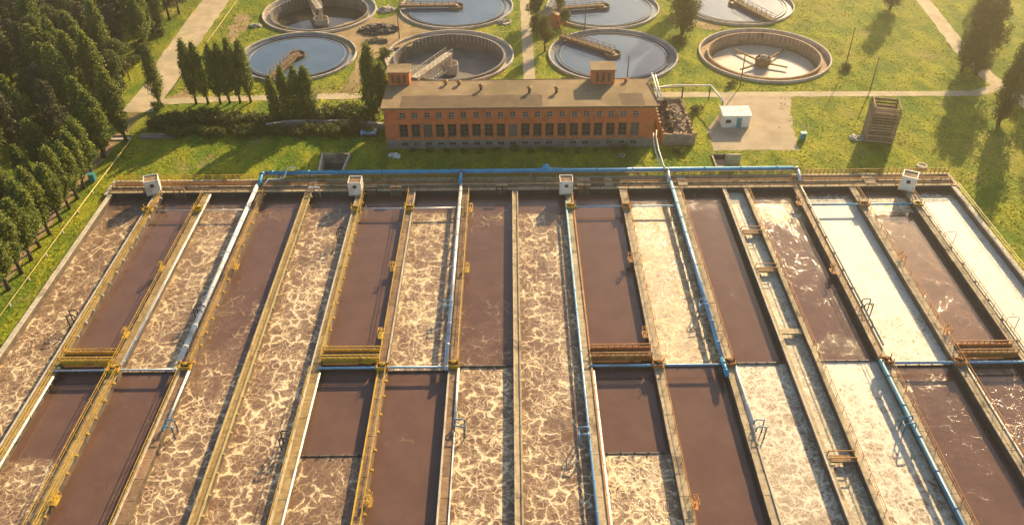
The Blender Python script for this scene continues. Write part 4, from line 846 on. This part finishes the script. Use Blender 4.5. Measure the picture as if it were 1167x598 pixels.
# ------------------------------------------------------------------ trees
def leaf(mb_v, mb_f, p, s, nrm, rg):
    n = (nrm + Vector((rg.gauss(0,.6),rg.gauss(0,.6),rg.gauss(0,.6)))).normalized(); a = n.orthogonal().normalized(); a.rotate(Matrix.Rotation(rg.uniform(0,6.28),3,n)); b = n.cross(a)
    a *= s*rg.uniform(.6,1.1); b *= s*rg.uniform(.45,.8); o = len(mb_v)
    mb_v += [p-a, p-b*.9+a*.1, p+a, p+b*.9-a*.1]; mb_f.append((o,o+1,o+2,o+3))
def tree_meshes(kind, seed, name):
    zc0 = 3.3 if kind == 'lowpop' else 2.1
    wide = kind == 'lowpop'; kind = 'poplar' if wide else kind
    rg = random.Random(seed); v = []; f = []; tr = MB()
    if kind == 'poplar':
        H, rm_ = 12.5, 1.42
        tr.tube([(0,0,-.3),(.05,.02,1.5),(.1,-.05,5),(.0,.1,9),(0,0,11.2)],[.3,.22,.17,.1,.03],7)
        for k in range(9):
            z = 1.6+k*.9; a = k*2.4; tr.tube([(0,0,z),(.7*math.cos(a),.7*math.sin(a),z+1.6),(1.0*math.cos(a),1.0*math.sin(a),z+3.0)],[.09,.05,.02],5)
        lobes = [(rg.uniform(0,6.28), rg.uniform(.1,.9), rg.uniform(.15,.38)) for _ in range(18)]
        for k in range(470):
            t = rg.random()**.9; z = zc0+t*(H-zc0+.1); prof = min(1,(t/.24+.12))**.6*(1.005-t**2.4)**.62
            a = rg.uniform(0,6.28); rr = rm_*prof
            for la, lt, ls in lobes:
                da = math.cos(a-la); rr *= 1+ls*max(0,da)*math.exp(-((t-lt)/.09)**2)*.8
            rr *= (.82+.3*noise.noise((math.cos(a)*1.3+seed,math.sin(a)*1.3,z*.55)))
            q = rr*rg.uniform(.45,1.0)**.7; c = Vector((q*math.cos(a),q*math.sin(a),z)); out = Vector((math.cos(a)*.7,math.sin(a)*.7,.45))
            for _ in range(9): leaf(v, f, c+Vector((rg.gauss(0,.2),rg.gauss(0,.2),rg.gauss(0,.42))), .24, out, rg)
    elif kind == 'broad':
        H = 9.5; tr.tube([(0,0,-.3),(.1,.1,1.6),(0,.2,3.6),(.1,0,6.5)],[.36,.28,.2,.08],7)
        lobes = []
        for k in range(15):
            a = rg.uniform(0,6.28); q = rg.uniform(.3,2.6); z = rg.uniform(3.2,8.0); q *= math.sin(min(1,max(.15,(9.3-z)/4))*1.4); lobes.append((Vector((q*math.cos(a),q*math.sin(a),z)), rg.uniform(1.0,1.75)))
            tr.tube([(0,.1,2.2+k*.18),(q*.5*math.cos(a),q*.5*math.sin(a),z-1.2),lobes[-1][0]],[.13,.08,.03],5)
        lobes.append((Vector((0,0,8.2)),1.4))
        for c, r_ in lobes:
            for k in range(30):
                d = Vector((rg.gauss(0,1),rg.gauss(0,1),rg.gauss(0,1)+.25)).normalized(); p = c+d*r_*rg.uniform(.7,1.05)
                for _ in range(9): leaf(v, f, p+Vector((rg.gauss(0,.27),rg.gauss(0,.27),rg.gauss(0,.22))), .26, d, rg)
    elif kind == 'elm':
        H = 17.; tr.tube([(0,0,-.3),(.15,.1,2.5),(.1,.2,6),(.3,0,11),(.2,.1,15)],[.5,.38,.28,.16,.05],8)
        for k in range(42):
            t = (k+rg.random())/42; z = 1.9+t*14.3; rad = 3.1*math.sin(math.pi*min(1,(t*.82+.16)))**.7; a = rg.uniform(0,6.28); q = rad*rg.uniform(.35,.85); c = Vector((q*math.cos(a),q*math.sin(a),z)); r_ = rg.uniform(1.0,1.8)
            tr.tube([(.1,.1,max(1,z-4)),(q*.55*math.cos(a),q*.55*math.sin(a),z-1.5),c],[.14,.08,.03],5)
            for m in range(24):
                d = Vector((rg.gauss(0,1),rg.gauss(0,1),rg.gauss(0,1)+.2)).normalized(); p = c+d*r_*Vector((1,1,1.35)).z**.3*rg.uniform(.6,1.05)
                for _ in range(9): leaf(v, f, p+Vector((rg.gauss(0,.28),rg.gauss(0,.28),rg.gauss(0,.32))), .27, d, rg)
    elif kind == 'pine':
        H = 11.5; tr.tube([(0,0,-.3),(.1,.05,4),(.0,.1,8),(0,0,11.3)],[.3,.22,.13,.03],7)
        for k in range(44):
            z = 2.6+8.6*k/44; a = k*2.4+rg.uniform(-.4,.4); L = (2.7*(1-(z-2)/10.2)**.75+.25)*rg.uniform(.7,1.15); tip = Vector((L*math.cos(a),L*math.sin(a),z+rg.uniform(-.3,.45)))
            tr.tube([(0,0,z),tip],[.06,.02],4)
            for m in range(9):
                p = Vector((0,0,z)).lerp(tip, .3+.75*m/9)
                for _ in range(8): leaf(v, f, p+Vector((rg.gauss(0,.26),rg.gauss(0,.26),rg.gauss(0,.18)+.1)), .24, Vector((math.cos(a)*.5,math.sin(a)*.5,1)), rg)
    else:  # bush
        lobes = [(Vector((rg.gauss(0,.55),rg.gauss(0,.45),rg.uniform(.45,1.0))), rg.uniform(.45,.75)) for _ in range(7)]
        for c, r_ in lobes: tr.tube([(0,0,-.2),c],[.06,.02],4)
        for c, r_ in lobes:
            for k in range(22):
                d = Vector((rg.gauss(0,1),rg.gauss(0,1),rg.gauss(0,1)+.4)).normalized(); p = c+d*r_*rg.uniform(.7,1.05)
                for _ in range(6): leaf(v, f, p+Vector((rg.gauss(0,.14),rg.gauss(0,.14),rg.gauss(0,.12))), .17, d, rg)
    me = bpy.data.meshes.new(name+'_crown'); me.from_pydata(v, [], f); me.update()
    me.materials.append(MT[{'poplar':'row_leaf' if wide else 'poplar_leaf','broad':'broad_leaf','elm':'broad_leaf','pine':'pine_leaf','bush':'broad_leaf'}[kind]])
    return tr.mesh(name+'_trunk', MT['bark'], True), me
PROTO = {}
def proto(kind, var):
    if (kind,var) not in PROTO: PROTO[kind,var] = tree_meshes(kind, 11+var*7+len(kind)*31, kind)
    return PROTO[kind,var]
NAME = {'poplar':'poplar_tree','lowpop':'poplar_tree','broad':'leafy_tree','elm':'tall_tree','pine':'pine_tree','bush':'bush'}
def tree(kind, x, y, label, group=None, s=1., sz=None, var=None, lean=0):
    tm, cm = proto(kind, rnd.randrange({'poplar':5,'lowpop':5,'broad':4,'elm':3,'pine':3,'bush':4}[kind]) if var is None else var)
    t = thing(NAME[kind], label, 'bush' if kind == 'bush' else 'tree', (x,y,GZ), rnd.uniform(0,6.28), group); t.scale = (s, s, sz or s); t.rotation_euler = (rnd.uniform(-.03,.03),rnd.uniform(-.03,.03),rnd.uniform(0,6.28))
    obj('trunk' if kind != 'bush' else 'stem', tm, t); obj('crown' if kind != 'bush' else 'foliage', cm, t)
# row of six poplars behind the service road and their neighbours
for k, (x, y, hh) in enumerate([(-64.5,155.4,13.2),(-62.1,155.4,12.6),(-59.6,155.4,12.3),(-57.7,155.6,12.4),(-55.6,155.7,13.2),(-53.5,155.9,12.7)]):
    tree('poplar', x, y, f'columnar poplar beside the service road, {ORD[k]} of six from the left', 'row of six poplars', .96, hh/12.5, k%5)
tree('poplar', -71.9, 155.0, 'single columnar poplar standing between the road and the row of six', None, 1.05, 12.6/12.5, 1)
for k, (x, y, hh, s) in enumerate([(-45.9,146.4,9.6,.8),(-43.4,146.0,11.6,.85),(-41.2,146.5,11.4,.95),(-39.2,147.0,11.4,1.05)]):
    tree('poplar', x, y, f'poplar in front of the clarifier, {ORD[k]} of four from the left', 'four poplars by the low wall', s, hh/12.5, (k+2)%5)
tree('poplar', -27.2, 147.0, 'tall poplar touching the left end of the pump house', None, 1.25, 15.5/12.5, 3)
tree('poplar', -25.0, 148.2, 'shorter poplar squeezed between the tall poplar and the pump house', None, .95, 11.5/12.5, 0)
# poplars along the path, left of the tanks
for k, y in enumerate([88.2,92.0,95.8,99.6,103.0,106.3,109.8,113.6,117.2,120.2,123.5,127.0]):
    tree('lowpop', -74.6+rnd.uniform(-.3,.3), y, f'poplar lining the path beside the tanks, {ORD[k]} from the bottom', 'row of poplars along the path', rnd.uniform(1.08,1.28), rnd.uniform(.82,1.0), None)
tree('poplar', -75.2, 134.2, 'broad dark poplar at the end of the path row', None, 1.5, 1.0, 2)
tree('poplar', -73.4, 140.3, 'tall dark poplar at the bend of the path', None, 1.3, 1.15, 4)
tree('poplar', -77.9, 137.5, 'poplar left of the path bend', None, 1.35, 1.1, 1)
# the wood on the left
pts = []; fr = random.Random(5)
def ok(x, y, dmin):
    if y < 84 or y > 262 or x > -85.2+(0 if y < 146 else 2.2): return False
    if y > 215 and x > -84: return False
    for ex, ey, er in [(-121.5,201,5),(-115,212.5,5.5),(-91.5,146,3.2),(-84.3,147.5,2.6),(-81.5,139,1.5),(-84.5,153,2.8),(-83,160,2.5),(-85,172,3)]:
        if (x-ex)**2+(y-ey)**2 < er*er: return False
    return all((x-a)**2+(y-b)**2 > dmin*dmin for a, b in pts)
for k, y in enumerate([91,97,103.5,110,116,122.5,129]):
    x = -83.2+fr.uniform(-.9,.9); pts.append((x,y)); tree('poplar', x, y, f'poplar in the second row left of the path, {ORD[k]} from the bottom', 'second row of poplars', fr.uniform(1.0,1.25), fr.uniform(.68,.85))
n = 0; tries = 0
while tries < 9000 and n < 190:
    tries += 1; y = fr.uniform(86,250); x = -78-fr.random()*(26+ (y-86)*.42)
    if x < -84-(y-112)*.476-16: continue
    if not ok(x, y, 3.7): continue
    pts.append((x,y)); n += 1
    wh = 'near the left edge' if x < -84-(y-112)*.476+9 else 'beside the road' if x > -92 and y > 146 else 'behind the path poplars' if x > -92 else 'in the middle'
    wh = ('at the bottom of' if y < 112 else 'in the lower part of' if y < 135 else 'halfway up' if y < 158 else 'in the upper part of' if y < 185 else 'at the top of')+' the left wood, '+wh
    u = noise.noise((x*.05,y*.05,2.0))+fr.uniform(-.25,.25)
    if u > .18: tree('poplar', x, y, f'columnar poplar {wh}', 'poplars of the wood', fr.uniform(1.15,1.6), fr.uniform(.9,1.2))
    elif u > -.12: tree('pine', x, y, f'dark brownish pine {wh}', 'pines of the wood', fr.uniform(.85,1.15))
    else: tree('broad', x, y, f'dark leafy tree {wh}', 'leafy trees of the wood', fr.uniform(.8,1.1))
for x, y, s in [(-84.3,147.5,1.2),(-83.7,152,1.6),(-84.6,156.5,1.3),(-83.6,161,1.7),(-84.8,165,1.5),(-85.5,171,1.9),(-84.2,176,1.3),(-84.5,182,1.6),(-85,193,1.6)]:
    tree('bush', x, y, f'sunlit bush on the left verge of the road, {ORD[int((y-147)/4.5)]} up', 'bushes along the road', s)
for k, (x, y, sc) in enumerate([(-91,146,1.8),(-88.5,144.6,1.5),(-93.5,147.5,1.6),(-86.2,141.5,1.4),(-82.5,136.5,1.3),(-83,140,1.6),(-81.6,131,1.3),(-85.5,149.5,1.8),(-96,150,1.6)]):
    tree('bush', x, y, f'sunlit undergrowth bush behind the path poplars, {ORD[k]} of a loose patch', 'undergrowth in the wood', sc)
# trees at the right
tree('elm', 99.0, 165.6, 'tall tree left of the bend in the lane, throwing a long shadow', None, 1.0, 1.0, 0)
tree('elm', 96.9, 167.5, 'tall slimmer tree just behind the one left of the bend', None, .75, 1.0, 1)
tree('elm', 93.6, 143.6, 'tall tree near the right edge below the lane', None, .85, .95, 2)
tree('elm', 105.5, 149.5, 'tall tree at the right edge beyond the lane', None, 1.0, 1.05, 1)
tree('elm', 113.5, 171.0, 'dark tree at the top right edge', None, 1.1, 1.0, 0)
tree('elm', 112, 190.0, 'tree at the top right corner behind the lane', None, 1.0, .95, 2)
tree('elm', 94.5, 203.5, 'tree cut by the top edge left of the lane', None, .8, .75, 1)
tree('elm', 119, 207, 'tree beyond the lane at the top right corner', None, 1.0, .95, 1)
# trees between the clarifiers
tree('broad', 6.4, 197.5, 'dark leafy tree left of the brick hut', None, .72, .78, 0)
tree('broad', 11.6, 200.5, 'leafy tree behind the brick hut', None, .6, 1.05, 1)
tree('broad', 7.6, 180.0, 'leafy tree below the brick hut beside the path', None, .66, .88, 2)
tree('broad', 13.0, 195.0, 'round sunlit tree right of the brick hut', None, .5, .45, 3)
tree('broad', 6.0, 188.0, 'dark tree shading the path beside the brick hut', None, .55, .6, 1)
tree('elm', 40.4, 189.5, 'tall brown green tree between the two right clarifiers', None, .95, .82, 1)
tree('elm', 41.2, 203, 'tree behind the tall one between the right clarifiers', None, .85, .8, 2)
tree('broad', -58.5, 252, 'leafy tree far behind the left clarifiers', None, 1)
# hedges: rows of bushes left of the pump house
hr = random.Random(9)
def hedge(p0, p1, n, s0, s1, label, group, spread=.7):
    for k in range(n):
        t = (k+.5)/n; tree('bush', p0[0]+(p1[0]-p0[0])*t+hr.uniform(-.5,.5), p0[1]+(p1[1]-p0[1])*t+hr.uniform(-spread,spread), f'{label}, {ORD[k]} from the left', group, hr.uniform(s0,s1))
hedge((-70,147.6),(-49,146.8),15,1.2,1.9,'bush of the hedge in front of the six poplars','hedge before the six poplars',.9)
hedge((-66,142.8),(-26.5,142.4),30,.9,1.35,'dark bush of the long hedge left of the pump house','long hedge left of the pump house',.9)
hedge((-47,148.5),(-28.5,148.0),12,1.5,2.2,'bush between the low wall and the service road','bushes behind the low wall',1.0)
hedge((-20,134.9),(23,134.9),14,.4,.75,'small weed bush at the foot of the pump house wall','weeds along the pump house',.5)
for x, y, s, lb in [(-71.5,153.6,1.0,'small bush at the foot of the single poplar'),(30.5,134.2,.8,'bush before the ruined enclosure'),(36.2,150,.9,'bush beside the white pipe post'),(-22.8,160.6,1.0,'bush behind the left stair tower'),(46.0,161.5,.8,'bush below the drained clarifier with scraper arms'),(72.3,168.6,.9,'bush at the foot of the tall post'),(12.5,163.5,1.0,'bush below the filled clarifier'),(-28.4,178,1.3,'bush left of the drained clarifier'),(-30,170.5,1.2,'bush above the tall poplar by the path'),(38.7,184,1.2,'dry bush at the foot of the tall tree between clarifiers'),(-69.2,144.8,1.3,'bush above the long grey slab')]:
    tree('bush', x, y, lb, None, s)

# ------------------------------------------------------------------ grass tufts
def tufts():
    rg = random.Random(3); v = []; f = []
    rects = [(-80,-70,20,160),(-72,60,125.9,163),(60,120,90,215),(76.3,100,40,126),(-72,75,158,225),(-70,-52,150,235),(-95,-78,135,215)]
    def blocked(x, y):
        if -69.9 < x < 76.3 and y < 126.3: return True
        if bx0-.5 < x < bx1+.9 and by0-.5 < y < by1+2: return True
        if 27.5 < x < 34.3 and 136 < y < 153: return True
        if -35.3 < x < -29.7 and 127.8 < y < 134.5: return True
        if 36 < x < 40 and 128.4 < y < 133: return True
        if 39.9 < x < 45.9 and 142.9 < y < 146.6: return True
        if 37 < x < 54 and 134.5 < y < 157: return rg.random() < .97
        if abs(y-157.3) < 1.35: return rg.random() < .93
        if 2.3 < x < 4.9 and y > 158: return True
        if abs(x+75.8) < 5 and y > 152: return True
        if abs(x+76.3) < 1.4: return rg.random() < .9
        if (x+31.5)**2/100+(y-192)**2/144 < 1: return rg.random() < .93
        if y > 150 and abs(x-102-(y-165)*.06) < 2.2: return True
        return any((x-a)**2+(y-b)**2 < (r+.2)**2 for a, b, r in CLAR)
    for x0, x1, y0, y1 in rects:
        for _ in range(int((x1-x0)*(y1-y0)*1.3)):
            x, y = rg.uniform(x0,x1), rg.uniform(y0,y1)
            if noise.noise((x*.25,y*.25,1.)) < rg.uniform(-.6,.35) or blocked(x, y): continue
            hgt = rg.uniform(.08,.2)*(1+.6*noise.noise((x*.1,y*.1,4.)))
            for k in range(3):
                a = rg.uniform(0,6.28); c, s = math.cos(a), math.sin(a); wd = rg.uniform(.08,.2); o = len(v); lx, ly = rg.uniform(-.2,.2), rg.uniform(-.2,.2)
                v += [(x-wd*c,y-wd*s,GZ),(x+wd*c,y+wd*s,GZ),(x+lx,y+ly,GZ+hgt)]; f.append((o,o+1,o+2))
    me = bpy.data.meshes.new('grass_tufts'); me.from_pydata(v, [], f); me.update(); me.materials.append(MT['tuft'])
    o = obj('grass_tufts', me); struct(o, 'stuff'); o['label'] = 'short rough grass growing over the site'; o['category'] = 'grass'
tufts()

# ------------------------------------------------------------------ air
hz = MB().box(-930, 930, -230, 1530, -8, 80).build('haze', None); struct(hz, 'stuff')
hm = bpy.data.materials.new('haze_air'); hm.use_nodes = True; hn = hm.node_tree.nodes; hn.clear()
ho = hn.new('ShaderNodeOutputMaterial'); pv = hn.new('ShaderNodeVolumePrincipled')
pv.inputs['Color'].default_value = (1.0, .86, .60, 1); pv.inputs['Density'].default_value = .00092; pv.inputs['Anisotropy'].default_value = .88
hm.node_tree.links.new(pv.outputs[0], ho.inputs['Volume']); hz.data.materials.append(hm); hm.cycles.homogeneous_volume = True if hasattr(hm.cycles, 'homogeneous_volume') else None
